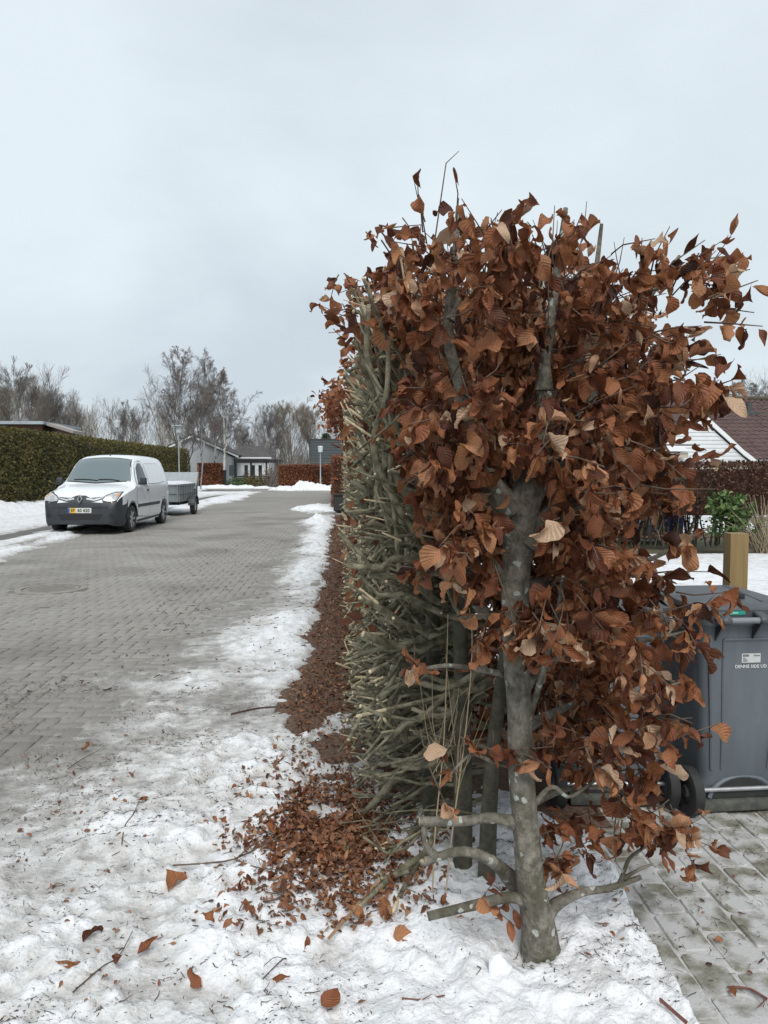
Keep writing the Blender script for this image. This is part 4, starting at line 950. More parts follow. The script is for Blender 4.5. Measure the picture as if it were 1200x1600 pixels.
def make_bin():
    t = thing('wheelie_bin', 'x', 'bin', (0, 0, 0), 0, 'grey wheelie bins by the hedge')
    # body: rear (hinge side) faces -y ; lofted rounded rectangle with a tapered foot
    def ring(w, y0, y1, r_, z, n=5):
        pts = []
        for cx, cy, a0 in ((w / 2 - r_, y1 - r_, 0), (-w / 2 + r_, y1 - r_, 90), (-w / 2 + r_, y0 + r_, 180), (w / 2 - r_, y0 + r_, 270)):
            for k in range(n): a = R(a0 + 90 * k / (n - 1)); pts.append((cx + r_ * math.cos(a), cy + r_ * math.sin(a), z))
        return pts
    b = MB(); rows = [(.355, .085, .475, .04, .02), (.37, .075, .48, .045, .1), (.375, .045, .485, .045, .17), (.40, .03, .505, .05, .4), (.425, .02, .52, .05, .65), (.445, .01, .54, .05, .80), (.455, .005, .545, .05, .845)]
    vs = []; fs = []; n = 20
    for rr in rows: vs += ring(*rr)
    for i in range(len(rows) - 1):
        for k in range(n): fs.append((i * n + k, i * n + (k + 1) % n, (i + 1) * n + (k + 1) % n, (i + 1) * n + k))
    fs.append(tuple(range(n))[::-1]); fs.append(tuple(range((len(rows) - 1) * n, len(rows) * n)))
    b.add(vs, fs); b.build('body', M_bin, t, smooth=True)
    # raised border of the rear panel and side ribs
    def yrear(z): return np.interp(z, [.02, .1, .17, .4, .65, .8, .845], [.085, .075, .045, .03, .02, .01, .005])
    rb = MB()
    for sx in (-1, 1):
        pts = [(sx * np.interp(z, [.18, .78], [.105, .128]), yrear(z) - .001, z) for z in np.linspace(.2, .775, 8)]
        rb.tube(pts, .0065, 6)
    rb.tube([(-.128, yrear(.775) - .001, .775), (.128, yrear(.775) - .001, .775)], .0065, 6)
    rb.build('panel_rib', M_bin, t, smooth=True)
    rb = MB()
    for sx in (-1, 1): rb.tube([(sx * np.interp(z, [.18, .8], [.15, .19]), yrear(z) - .0005, z) for z in np.linspace(.2, .8, 8)], .008, 6)
    rb.build('corner_rib', M_bin, t, smooth=True)
    # foot arch and axle
    ar = MB(); pts = [(.15 * math.cos(a) * 1.0, .062 - .004, .05 + .11 * math.sin(a)) for a in np.linspace(0.15, math.pi - .15, 15)]
    ar.tube(pts, .012, 6); ar.build('arch_rim', M_bin, t, smooth=True)
    poly = [(.148 * math.cos(a), .055 + .098 * math.sin(a)) for a in np.linspace(0.1, math.pi - .1, 15)]
    MB().prism(poly, .050, .09).build('arch_shade', M_black, t)  # solid black block, shade of the arch hollow put into its colour
    MB().box(-.19, .19, .03, .1, .01, .062, bev=.012).build('foot', mk('bin_foot_dirty', (0.05, 0.055, 0.05), .8, (0.11, 0.11, 0.09), 25, 5), t, smooth=True)
    MB().tube([(-.265, .048, .105), (.265, .048, .105)], .010, 10).build('axle', M_galv, t, smooth=True)
    for sx in (-1, 1):
        w = thing_part = bpy.data.objects.new('wheel', None); col.objects.link(w); w.parent = t; w.location = (sx * .245, .05, .105)
        MB().lathe([(.055, -.022), (.09, -.026), (.102, -.02), (.105, 0), (.102, .02), (.09, .026), (.055, .022)], 28, axis='x').build('tyre', M_black, w, smooth=True)
        MB().lathe([(.0, sx * .024), (.02, sx * .024), (.03, sx * .014), (.056, sx * .012), (.057, -sx * .015), (.0, -sx * .015)], 24, axis='x').build('rim', M_lid, w, smooth=True)
    # rim of the body, hinge arms, handle
    rim = MB(); pr = [(.47, -.012, .562, .055, .838), (.48, -.017, .567, .055, .84), (.48, -.017, .567, .055, .868), (.47, -.012, .562, .055, .872)]
    vs = []; fs = []
    for rr in pr: vs += ring(*rr)
    for i in range(3):
        for k in range(n): fs.append((i * n + k, i * n + (k + 1) % n, (i + 1) * n + (k + 1) % n, (i + 1) * n + k))
    fs.append(tuple(range(3 * n, 4 * n))); fs.append(tuple(range(n))[::-1])
    rim.add(vs, fs).build('rim', M_lid, t, smooth=True)
    for x in (-.165, .0, .165):
        br = MB(); br.prism([(0, 0), (1, 0), (1, 1), (0, 1)], 0, 0)  if False else None
        pb = MB(); w = .022
        prof = [(-.085, .86), (-.085, .882), (-.068, .892), (.03, .915), (.03, .87), (-.02, .86), (-.055, .852)]
        vs = [(x - w, y, z) for y, z in prof] + [(x + w, y, z) for y, z in prof]; m_ = len(prof)
        fs = [tuple(range(m_)), tuple(range(2 * m_ - 1, m_ - 1, -1))] + [(i, m_ + i, m_ + (i + 1) % m_, (i + 1) % m_) for i in range(m_)]
        o = pb.add(vs, fs).build('hinge_arm', M_lid, t, smooth=True); o.modifiers.new('bevel', 'BEVEL').width = .006
        gp = MB().add([(x - .004, .008, .845), (x + .004, .008, .845), (x - .004, -.055, .852), (x + .004, -.055, .852), (x - .004, .016, .765), (x + .004, .016, .765)],
                      [(0, 2, 4), (1, 5, 3), (0, 1, 3, 2), (2, 3, 5, 4), (0, 4, 5, 1)])
        gp.build('gusset', M_lid, t)
    MB().tube([(-.2, -.066, .872), (.2, -.066, .872)], .0125, 14).build('handle', M_hand, t, smooth=True)
    # lid: gently domed with a raised centre field
    ld = MB(); lr = [(.475, .002, .565, .06, .885), (.486, -.004, .572, .06, .89), (.486, -.004, .572, .06, .902), (.47, .004, .562, .06, .914), (.38, .05, .52, .05, .926), (.2, .15, .42, .04, .93)]
    vs = []; fs = []
    for rr in lr: vs += ring(*rr)
    for i in range(len(lr) - 1):
        for k in range(n): fs.append((i * n + k, i * n + (k + 1) % n, (i + 1) * n + (k + 1) % n, (i + 1) * n + k))
    fs.append(tuple(range((len(lr) - 1) * n, len(lr) * n))); fs.append(tuple(range(n))[::-1])
    lid = ld.add(vs, fs).build('lid', M_lid, t, smooth=True)
    MB().tube([(.07, .06, .926), (.1, .3, .932), (.14, .5, .925)], .005, 6).build('lid_ridge', M_lid, lid, smooth=True)
    cl = MB().box(-.03, .03, .12, .2, .925, .952, bev=.006); cl.build('lid_clip', M_black, lid, smooth=True)
    return t
b1 = make_bin(); b1.location = (1.742, 3.02, 0.0); b1.rotation_euler = (0, 0, R(2))
b1['label'] = 'grey wheelie bin with white print DENNE SIDE UD right of the hedge'
M90 = Matrix.Rotation(R(90), 4, 'X')
def label_on_bin(t):
    yr = .017
    MB().box(-.042, .042, .0155, .0195, .672, .712).build('label', M_paper, t)
    b = MB()
    for k in range(9): b.box(-.037 + k * .0032, -.037 + k * .0032 + (.0012 if k % 3 else .0022), .0145, .0155, .698, .708)
    for z, l in ((.692, .012), (.687, .016), (.682, .022), (.677, .02)): b.box(-.037, -.037 + l, .0145, .0155, z, z + .0018)
    b.box(.012, .02, .0145, .0155, .703, .706); b.box(.015, .017, .0145, .0155, .698, .703); b.box(.022, .038, .0145, .0155, .700, .7035)
    kind(b.build('label_print', M_ink, t), 'stuff')
    o = put('lettering', text_mesh('DENNE SIDE UD', .0198, M_white, 'lettering', bold=.0001), t, world=False); o.rotation_euler = (R(90), 0, 0); o.location = (0.0, .0165, .655)
    MB().box(-.2, .2, -.02, -.006, .868, .908).build('hinge_strip', M_lid, t)
    MB().box(-.125, -.055, -.0225, -.0205, .888, .904).build('sticker', M_teal, t)
    MB().box(-.113, -.088, -.0236, -.0226, .893, .899).build('sticker_print', mk('sticker_print', (0.3, 0.6, 0.5), .5), t)
    MB().box(-.121, -.117, -.0236, -.0226, .891, .901).build('sticker_mark', M_white, t)
b2 = copy_tree(b1); b2.location = (1.185, 3.10, 0.0); b2.rotation_euler = (0, 0, R(-3)); b2['label'] = 'grey wheelie bin mostly hidden behind the brown leaves, left of the other bin'
label_on_bin(b1)
# timber post
M_post = mk('pressure_treated_wood', (0.18, 0.118, 0.042), .75, (0.27, 0.185, 0.075), 6, 6, 0.3, 0.7, bump=0.25, bscale=30, stretch=(5, 5, .35))
po = MB().box(-.05, .05, -.05, .05, -.06, 1.14, bev=.004).build('timber_post', M_post, smooth=True); po.location = (2.215, 4.05, 0); po.rotation_euler = (0, 0, R(-6))
tag(po, 'square greenish-brown timber post standing behind the right bin', 'post')
# ------------------------------------------------------------------ delivery van
M_van = mk('van_white_paint', (0.74, 0.76, 0.78), 0.22, (0.70, 0.72, 0.73), 3, 5, coat=0.5)
M_plast = mk('dark_bumper_plastic', (0.024, 0.028, 0.034), 0.5, (0.034, 0.039, 0.045), 8, 4)
M_glass = mk('van_glass', (0.11, 0.145, 0.15), 0.05, spec=1.0, coat=1.0)  # pale teal base colour paints in the sky reflected by the glass
M_dglass = mk('van_side_glass', (0.03, 0.037, 0.04), 0.06, spec=0.6)
M_lamp = mk('headlamp_glass', (0.3, 0.32, 0.33), 0.12, (0.5, 0.52, 0.53), 9, 2, spec=0.8, coat=0.6)
M_chrome = mk('chrome', (0.5, 0.51, 0.52), 0.3, metal=0.6)
M_seam = mk('seam_dark', (0.02, 0.02, 0.022), 0.8)
M_amber = mk('indicator_amber', (0.7, 0.25, 0.04), 0.3)
M_alu = mk('hubcap_silver', (0.42, 0.43, 0.44), 0.4, (0.34, 0.34, 0.35), 20, 3, metal=0.3)
van = thing('delivery_van', 'white compact delivery van with dark bumper parked half on the snowy pavement', 'van', (-5.98, 17.1, 0.0), 0)
WY, WR, WZ = (0.86, 3.56), 0.31, 0.31
def van_body():
    ys = sorted(set([0, .02, .05, .09, .14, .2, .27, .36, 4.2, 4.17, 4.12, 4.05] + [round(y, 3) for w in WY for y in w + np.linspace(-.375, .375, 13)] + list(np.round(np.arange(.45, 4.05, .085), 3))))
    I = np.interp
    rows = []
    for y in ys:
        ztop = I(y, [0, .02, .05, .09, .14, .2, .3, .6, 1.0, 1.12, 1.35, 1.6, 1.78, 1.95, 2.3, 3.2, 3.9, 4.12, 4.17, 4.2], [.66, .73, .80, .86, .91, .945, .98, 1.05, 1.12, 1.18, 1.41, 1.64, 1.745, 1.785, 1.815, 1.815, 1.79, 1.75, 1.72, 1.66])
        w = I(y, [0, .02, .05, .1, .2, .35, .6, 1.0, 3.6, 4.0, 4.15, 4.2], [.66, .72, .765, .81, .85, .88, .90, .915, .915, .90, .875, .85])
        zb = I(y, [0, .05, .2, 4.1, 4.2], [.24, .20, .18, .22, .3])
        for wy in WY:
            d = abs(y - wy)
            if d < .375: zb = max(zb, WZ + math.sqrt(max(0, .375 ** 2 - d * d)) - .0)
        zs = min(1.06, ztop - .12 - .0); zs = max(zs, zb + .06)
        h = np.clip((ztop - 1.0) / .78, 0, 1)
        wr = w * (.86 - .10 * h)                # half width at the roof / bonnet edge
        pts = [(w * .93, zb)]
        for f in (.15, .4, .7, 1.0):
            z = zb + (zs - zb) * f
            pts.append((w * I(z, [.2, .4, .7, .95, 1.06], [.965, .99, 1.0, .995, .985]), z))
        ze = ztop - (.07 + .05 * h)
        for f in (.33, .66, 1.0):
            z = zs + (ze - zs) * f; pts.append((w * .985 + (wr - w * .985) * (f ** 1.25), z))
        for f, dz in ((.93, .55), (.8, .25), (.5, .07), (.0, .0)):
            pts.append((wr * f, ztop - (ztop - ze) * dz))
        rows.append(pts)
    n = len(rows[0]); V = []
    full = n * 2 - 1
    for y, p in zip(ys, rows):
        V += [(x, y, z) for x, z in p] + [(-x, y, z) for x, z in p[-2::-1]]
    F4 = []; mi = []
    for i in range(len(ys) - 1):
        for k in range(full - 1):
            f = (i * full + k, i * full + k + 1, (i + 1) * full + k + 1, (i + 1) * full + k); F4.append(f)
            c = np.mean([V[j] for j in f], axis=0)
            mi.append(1 if (c[1] < .56 and c[2] < .74) else 0)
    me = bpy.data.meshes.new('body'); fr = tuple(range(full)); bk = tuple(range((len(ys) - 1) * full, len(ys) * full))
    me.from_pydata(V, [], F4 + [fr, bk[::-1]]); me.materials.append(M_van); me.materials.append(M_plast)
    me.polygons.foreach_set('material_index', mi + [1, 0])
    bm = bmesh.new(); bm.from_mesh(me); bmesh.ops.recalc_face_normals(bm, faces=bm.faces[:])
    bmesh.ops.triangulate(bm, faces=[f for f in bm.faces if len(f.verts) > 4]); bm.to_mesh(me)
    bvh = BVHTree.FromBMesh(bm); bm.free()
    me.polygons.foreach_set('use_smooth', [True] * len(me.polygons)); me.set_sharp_from_angle(angle=R(32)); me.update()
    put('body', me, van, world=False); return bvh
vb = van_body()
def patch(name, outline, view, mat, off=.006, parent=None, rings=4, dens=48, thick=.006):
    """panel cut to an outline, laid on the body; view 'front' (x,z), 'right' / 'left' (y,z)"""
    pts = np.array(outline + outline[:1], float); seg = np.r_[0, np.cumsum(np.linalg.norm(np.diff(pts, axis=0), axis=1))]
    base = np.linspace(0, seg[-1], dens, endpoint=False); base = np.sort(np.r_[base, seg[:-1]])
    o2 = np.stack([np.interp(base, seg, pts[:, k]) for k in (0, 1)], 1); c = np.mean(outline, axis=0); n = len(o2)
    V = []
    def hit(a, b):
        if view == 'front': o_, d = Vector((a, -3, b)), Vector((0, 1, 0))
        else: s = 1 if view == 'right' else -1; o_, d = Vector((s * 3, a, b)), Vector((-s, 0, 0))
        loc, nr, _, _ = vb.ray_cast(o_, d)
        if loc is None:
            loc = Vector((a, .1, b)) if view == 'front' else Vector(((.88 if view == 'right' else -.88), a, b)); nr = -d
        if nr.dot(d) > 0: nr = -nr
        return loc, nr
    F_ = []
    for r_ in range(1, rings + 1):
        for p in o2:
            q = c + (p - c) * r_ / rings; l, nr = hit(*q); V.append(l + nr * off)
    for p in o2:
        l, nr = hit(*p); V.append(l - nr * .004)
    l, nr = hit(*c); V.append(l + nr * off); ci = len(V) - 1
    for r_ in range(rings):
        for k in range(n):
            k2 = (k + 1) % n; F_.append((r_ * n + k, r_ * n + k2, (r_ + 1) * n + k2, (r_ + 1) * n + k))
    F_ += [(ci, (k + 1) % n, k) for k in range(n)]
    b = MB().add(V, F_); me = b.mesh(name, mat, True)
    return put(name, me, parent or van, world=False)
patch('windscreen', [(-.73, 1.18), (0, 1.14), (.73, 1.18), (.71, 1.3), (.66, 1.5), (.60, 1.675), (.3, 1.71), (0, 1.72), (-.3, 1.71), (-.60, 1.675), (-.66, 1.5), (-.71, 1.3)], 'front', M_glass, .008, rings=8, dens=80)
patch('windscreen_seal', [(-.755, 1.165), (0, 1.12), (.755, 1.165), (.73, 1.3), (.68, 1.5), (.62, 1.69), (.3, 1.73), (0, 1.74), (-.3, 1.73), (-.62, 1.69), (-.68, 1.5), (-.73, 1.3)], 'front', M_seam, .003, rings=8, dens=80)
gr = patch('grille', [(-.52, .80), (-.3, .735), (0, .70), (.3, .735), (.52, .80), (.54, .845), (.25, .80), (.1, .87), (-.1, .87), (-.25, .80), (-.54, .845)], 'front', M_plast, .006, rings=4)
for s in (-1, 1):
    patch('grille_strip', [(s * .13, .785), (s * .3, .755), (s * .5, .812), (s * .49, .828), (s * .3, .775), (s * .14, .815)], 'front', M_chrome, .014, gr, rings=2)
    patch('headlight_surround', [(s * .485, .74), (s * .66, .72), (s * .79, .745), (s * .825, .85), (s * .812, .945), (s * .69, .945), (s * .545, .88), (s * .485, .82)], 'front', M_seam, .005, rings=4)
    hl = patch('headlight', [(s * .50, .755), (s * .66, .735), (s * .78, .76), (s * .805, .85), (s * .795, .925), (s * .70, .925), (s * .56, .865), (s * .50, .81)], 'front', M_lamp, .012, rings=4)
    patch('reflector', [(s * (.63 + .055 * math.cos(a)), .82 + .055 * math.sin(a)) for a in np.linspace(0, 6.28, 13)[:-1]], 'front', M_chrome, .018, hl, rings=2, dens=14)
    patch('indicator', [(s * .755, .83), (s * .79, .83), (s * .79, .9), (s * .755, .9)], 'front', M_amber, .018, hl, rings=2, dens=8)
    patch('fog_lamp', [(s * .69 + .055 * math.cos(a), .43 + .055 * math.sin(a)) for a in np.linspace(0, 6.28, 13)[:-1]], 'front', M_seam, .006, rings=2, dens=14)
patch('air_intake', [(-.42, .34), (.42, .34), (.50, .46), (-.50, .46)], 'front', M_seam, .006, rings=3)
patch('bumper_step', [(-.62, .60), (.62, .60), (.62, .615), (-.62, .615)], 'front', M_seam, .004, rings=2)
# emblem: an upright diamond ring
eb = MB(); o1 = [(0, .115), (.062, 0), (0, -.115), (-.062, 0)]; i1 = [(0, .066), (.03, 0), (0, -.066), (-.03, 0)]
for k in range(4):
    a, b_, c, d = o1[k], o1[(k + 1) % 4], i1[(k + 1) % 4], i1[k]; ma = ((a[0] + d[0]) / 2, (a[1] + d[1]) / 2); mb_ = ((b_[0] + c[0]) / 2, (b_[1] + c[1]) / 2)
    eb.add([(a[0], 0, a[1]), (b_[0], 0, b_[1]), (mb_[0], -.02, mb_[1]), (ma[0], -.02, ma[1]), (c[0], -.002, c[1]), (d[0], -.002, d[1])], [(0, 1, 2, 3), (3, 2, 4, 5)])
em_ = eb.build('emblem', M_chrome, van); em_.location = (0, -.005, .80); em_.rotation_euler = (R(-18), 0, 0)
# number plate
pl = MB().box(-.26, .26, -.012, .0, -.057, .057, bev=.003).build('number_plate', mk('plate_white', (0.62, 0.62, 0.58), .5), van); pl.location = (-.0, -.006, .545)
MB().box(-.26, -.215, -.0145, -.012, -.054, .054).build('blue_field', mk('plate_blue', (0.02, 0.09, 0.42), .5), pl)
MB().box(-.213, -.085, -.0145, -.012, -.054, .054).build('yellow_field', mk('plate_yellow', (0.75, 0.45, 0.02), .5), pl)
tm = text_mesh('EF', .098, M_ink, 'lettering', ext=.001, bold=.002); o = put('lettering', tm, pl, world=False); o.rotation_euler = (R(90), 0, 0); o.location = (-.149, -.016, 0)
tm = text_mesh('60 620', .098, M_ink, 'lettering', ext=.001, bold=.002); o = put('lettering', tm, pl, world=False); o.rotation_euler = (R(90), 0, 0); o.location = (.088, -.016, 0)
for s, v in ((1, 'right'), (-1, 'left')):
    patch('door_gap', [(1.185, .345), (2.158, .285), (2.178, 1.05), (2.158, 1.56), (2.06, 1.663), (1.79, 1.653), (1.605, 1.54), (1.285, 1.125), (1.172, .9)], v, M_seam, .0025, rings=5, dens=60)
    dr = patch('door', [(1.20, .36), (2.14, .30), (2.16, 1.05), (2.14, 1.55), (2.05, 1.645), (1.8, 1.635), (1.62, 1.53), (1.30, 1.12), (1.19, .9)], v, M_van, .005, rings=5, dens=60)
    patch('door_window', [(1.36, 1.09), (2.04, 1.03), (2.06, 1.48), (1.98, 1.60), (1.80, 1.59), (1.64, 1.49)], v, M_dglass, .011, dr, rings=4)
    patch('door_handle', [(1.97, .93), (2.09, .93), (2.09, .965), (1.97, .965)], v, M_plast, .03, dr, rings=2, dens=8)
    patch('panel_gap', [(2.225, 1.085), (3.1, 1.085), (3.63, 1.125), (3.737, 1.3), (3.675, 1.51), (3.51, 1.6), (2.33, 1.6), (2.225, 1.51)], v, mk('panel_groove', (0.3, 0.31, 0.32), .5) if s > 0 else bpy.data.materials['panel_groove'], .005, rings=4)
    patch('side_panel', [(2.24, 1.10), (3.1, 1.10), (3.62, 1.14), (3.72, 1.3), (3.66, 1.5), (3.5, 1.585), (2.34, 1.585), (2.24, 1.5)], v, M_van, .012, rings=4)
    patch('rub_strip', [(1.22, .56), (2.14, .56), (2.14, .63), (1.22, .63)], v, M_plast, .018, rings=2)
    patch('rub_strip', [(2.18, .56), (3.06, .56), (3.08, .63), (2.18, .63)], v, M_plast, .018, rings=2)
    patch('sill', [(1.27, .21), (3.15, .24), (3.15, .29), (1.27, .26)], v, M_plast, .008, rings=2)
    for yw in WY:
        pts = [(s * .9, yw + .405 * math.cos(a), WZ + .40 * math.sin(a)) for a in np.linspace(.12, math.pi - .12, 17)]
        wl = MB()
        for k in range(16):
            a0, a1 = np.linspace(.05, math.pi - .05, 17)[k], np.linspace(.05, math.pi - .05, 17)[k + 1]
            for rr0, rr1 in ((.372, .40),):
                q = [(rr0, a0), (rr1, a0), (rr1, a1), (rr0, a1)]
                wl.add([(s * (.905 if rr == .372 else .90), yw + rr * math.cos(a), WZ + rr * math.sin(a)) for rr, a in q] + [(s * .8, yw + rr * math.cos(a), WZ + rr * math.sin(a)) for rr, a in q], [(0, 1, 2, 3), (0, 4, 5, 1), (3, 2, 6, 7), (0, 3, 7, 4)])
        wl.build('wheel_arch', M_plast if yw < 1 else M_van, van)
        w = bpy.data.objects.new('wheel', None); col.objects.link(w); w.parent = van; w.location = (s * .80, yw, WZ); w.rotation_euler = (0, 0, 0)
        MB().lathe([(.20, .09), (.27, .095), (.30, .085), (.31, .05), (.31, -.07), (.29, -.09), (.20, -.09)], 36, axis='x', M=Matrix.Scale(s, 4, (1, 0, 0))).build('tyre', M_black, w, smooth=True)
        rm = MB().lathe([(.21, .08), (.205, .06), (.0, .05)], 30, axis='x', M=Matrix.Scale(s, 4, (1, 0, 0)))
        rm.build('rim', M_seam, w, smooth=True)
        hc = MB()
        for k in range(7):
            a = 2 * math.pi * k / 7
            q = [(.03, -.5), (.205, -.16), (.205, .16), (.03, .5)]
            hc.add([(s * (.078 if i in (0, 3) else .085), r_ * math.cos(a + b__), r_ * math.sin(a + b__)) for i, (r_, b__) in enumerate(q)] + [(s * .055, r_ * math.cos(a + b__), r_ * math.sin(a + b__)) for r_, b__ in q],
                   [(0, 1, 2, 3), (0, 4, 5, 1), (2, 6, 7, 3), (1, 5, 6, 2)])
        hc.lathe([(.0, s * .088), (.045, s * .086), (.05, s * .06)], 16, axis='x'); hc.lathe([(.195, s * .086), (.21, s * .088), (.215, s * .06)], 30, axis='x')
        hc.build('hubcap', M_alu, w, smooth=True)
    mr = MB(); mr.box(-.07, .07, -.06, .06, -.085, .085, bev=.03); mo = mr.build('wing_mirror', M_plast, van, smooth=True); mo.location = (s * 1.0, 1.40, 1.17); mo.rotation_euler = (0, 0, s * R(-12))
    MB().box(-.06, .06, -.02, .02, -.02, .02, bev=.006).build('mirror_arm', M_plast, mo).location = (-s * .09, 0, -.05)
MB().box(-.78, .78, .55, 4.05, .22, .5).build('underbody', M_seam, van)
MB().box(-.55, .55, .4, .62, .2, .72).build('engine_bay', M_seam, van)
MB().tube([(.02, 1.98, 1.79), (.02, 2.0, 1.80), (.02, 2.12, 1.99)], [.018, .008, .003], 6).build('antenna', M_seam, van)
for x0, x1 in ((-.55, .02), (.02, .52)):
    wp = MB()
    pts = []
    for f in np.linspace(0, 1, 6):
        x = x0 + (x1 - x0) * f; z = 1.20 + .02 * math.sin(f * 3.1) + (-.03 * f)
        l, nr, _, _ = vb.ray_cast(Vector((x, -3, z)), Vector((0, 1, 0))); pts.append(l + nr * (-1 if nr.y > 0 else 1) * .02)
    wp.tube(pts, .010, 5).build('wiper', M_seam, van)
MB().box(-.3, .3, 4.15, 4.3, .33, .4).build('tow_bar', M_seam, van)
van.rotation_euler = (0, 0, R(-1.7)); van.scale = (1.02, 1.02, 1.03)

# ------------------------------------------------------------------ box trailer
M_tr = mk('trailer_zinc', (0.17, 0.195, 0.2), .55, (0.24, 0.265, 0.27), 5, 6, metal=.25)
M_tarp = mk('snowy_tarp', (0.62, 0.64, 0.66), .7, (0.3, 0.32, 0.33), 5, 5, .55, .75, bump=.5, bscale=9)
tr = thing('box_trailer', 'grey steel box trailer under a snowy cover hitched behind the van', 'trailer', (-5.88, 23.5, 0), R(-.8))
X0, X1, Z0, Z1, LY = -.70, .70, .47, 1.02, 2.75
for nm, a in (('front_panel', (X0, X1, 0, .03)), ('rear_panel', (X0, X1, LY - .03, LY)), ('side_panel', (X1 - .03, X1, .033, LY - .033)), ('side_panel', (X0, X0 + .03, .033, LY - .033))):
    p = MB().box(a[0], a[1], a[2], a[3], Z0, Z1).build(nm, M_tr, tr)
    rbb = MB()
    if nm == 'side_panel':
        s = 1 if a[0] > 0 else -1; xo = X1 if s > 0 else X0
        for k in range(9): y = .02 + k * (LY - .08) / 8; rbb.box(xo + s * .002, xo + s * .032, y, y + .035, Z0, Z1)
        for z in (Z0, Z0 + .25, Z1 - .03): rbb.box(xo + s * .001, xo + s * .026, .0, LY, z, z + .03)
    else:
        yo = -.03 if nm == 'front_panel' else LY + .002
        for k in range(5): x = X0 + k * (X1 - X0 - .04) / 4; rbb.box(x, x + .04, yo, yo + .028, Z0, Z1)
        for z in (Z0, Z0 + .25, Z1 - .03): rbb.box(X0, X1, yo + .002, yo + .024, z, z + .03)
    rbb.build('rib', M_tr, p)
MB().box(X0 + .03, X1 - .03, .03, LY - .03, Z0, Z0 + .03).build('floor', M_tr, tr)
tb = MB(); nx, ny = 14, 24; vs = []
for i in range(nx + 1):
    for j in range(ny + 1):
        x = X0 - .02 + (X1 - X0 + .04) * i / nx; y = -.02 + (LY - .25) * j / ny; e = min(i, nx - i) / 3; e = min(1, e, min(j, ny - j) / 2)
        vs.append((x, y, Z1 + .0 + .07 * e + .03 * float(fbm(np.array(x * 4.), np.array(y * 3.), 3, 5)) * e - (.05 if min(i, nx - i) == 0 or j == 0 else 0)))
fs = [(i * (ny + 1) + j, (i + 1) * (ny + 1) + j, (i + 1) * (ny + 1) + j + 1, i * (ny + 1) + j + 1) for i in range(nx) for j in range(ny)]
tb.add(vs, fs).build('cover', M_tarp, tr, smooth=True)
rp = MB().box(X0 - .02, X1 + .02, -.015, .015, 0, .72, bev=.004); ro = rp.build('loading_ramp', mk('zinc_ramp', (0.3, 0.33, 0.345), .5, (0.24, 0.26, 0.27), 6, 5, metal=.3), tr); ro.location = (0.04, LY - .45, Z1 - .2); ro.rotation_euler = (R(-38), 0, 0)
for s in (-1, 1):
    w = bpy.data.objects.new('wheel', None); col.objects.link(w); w.parent = tr; w.location = (s * .86, 1.45, .29)
    MB().lathe([(.17, .07), (.25, .08), (.285, .065), (.29, .03), (.29, -.05), (.27, -.07), (.17, -.07)], 30, axis='x', M=Matrix.Scale(s, 4, (1, 0, 0))).build('tyre', M_black, w, smooth=True)
    MB().lathe([(.175, s * .055), (.15, s * .03), (.07, s * .02), (.05, s * .06), (.0, s * .065)], 24, axis='x').build('rim', M_alu, w, smooth=True)
    fd = MB()
    for k in range(14):
        a0, a1 = [math.pi * .02 + math.pi * .96 * q / 14 for q in (k, k + 1)]
        q = [(-.11, a0), (.11, a0), (.11, a1), (-.11, a1)]
        fd.add([(x, .35 * math.cos(a), .35 * math.sin(a)) for x, a in q] + [(x, .335 * math.cos(a), .335 * math.sin(a)) for x, a in q], [(0, 1, 2, 3), (4, 7, 6, 5), (0, 4, 5, 1), (2, 6, 7, 3), (1, 5, 6, 2), (0, 3, 7, 4)])
    fo = fd.build('mudguard', M_plast, tr, smooth=True); fo.location = (s * .86, 1.45, .29)
MB().tube([(-.4, .4, .42), (0, -1.15, .42)], .03, 6).tube([(.4, .4, .42), (0, -1.15, .42)], .03, 6).tube([(0, -.9, .42), (0, -1.5, .42)], .035, 8).build('drawbar', M_tr, tr)
MB().tube([(.16, -.95, .02), (.16, -.95, .6)], .022, 8).build('jockey_wheel_post', M_galv, tr)
MB().box(-.65, .65, .3, 2.4, .36, .455).build('chassis', M_seam, tr)
MB().box(.72, .735, .05, .13, .56, .62).build('side_reflector', M_amber, tr)
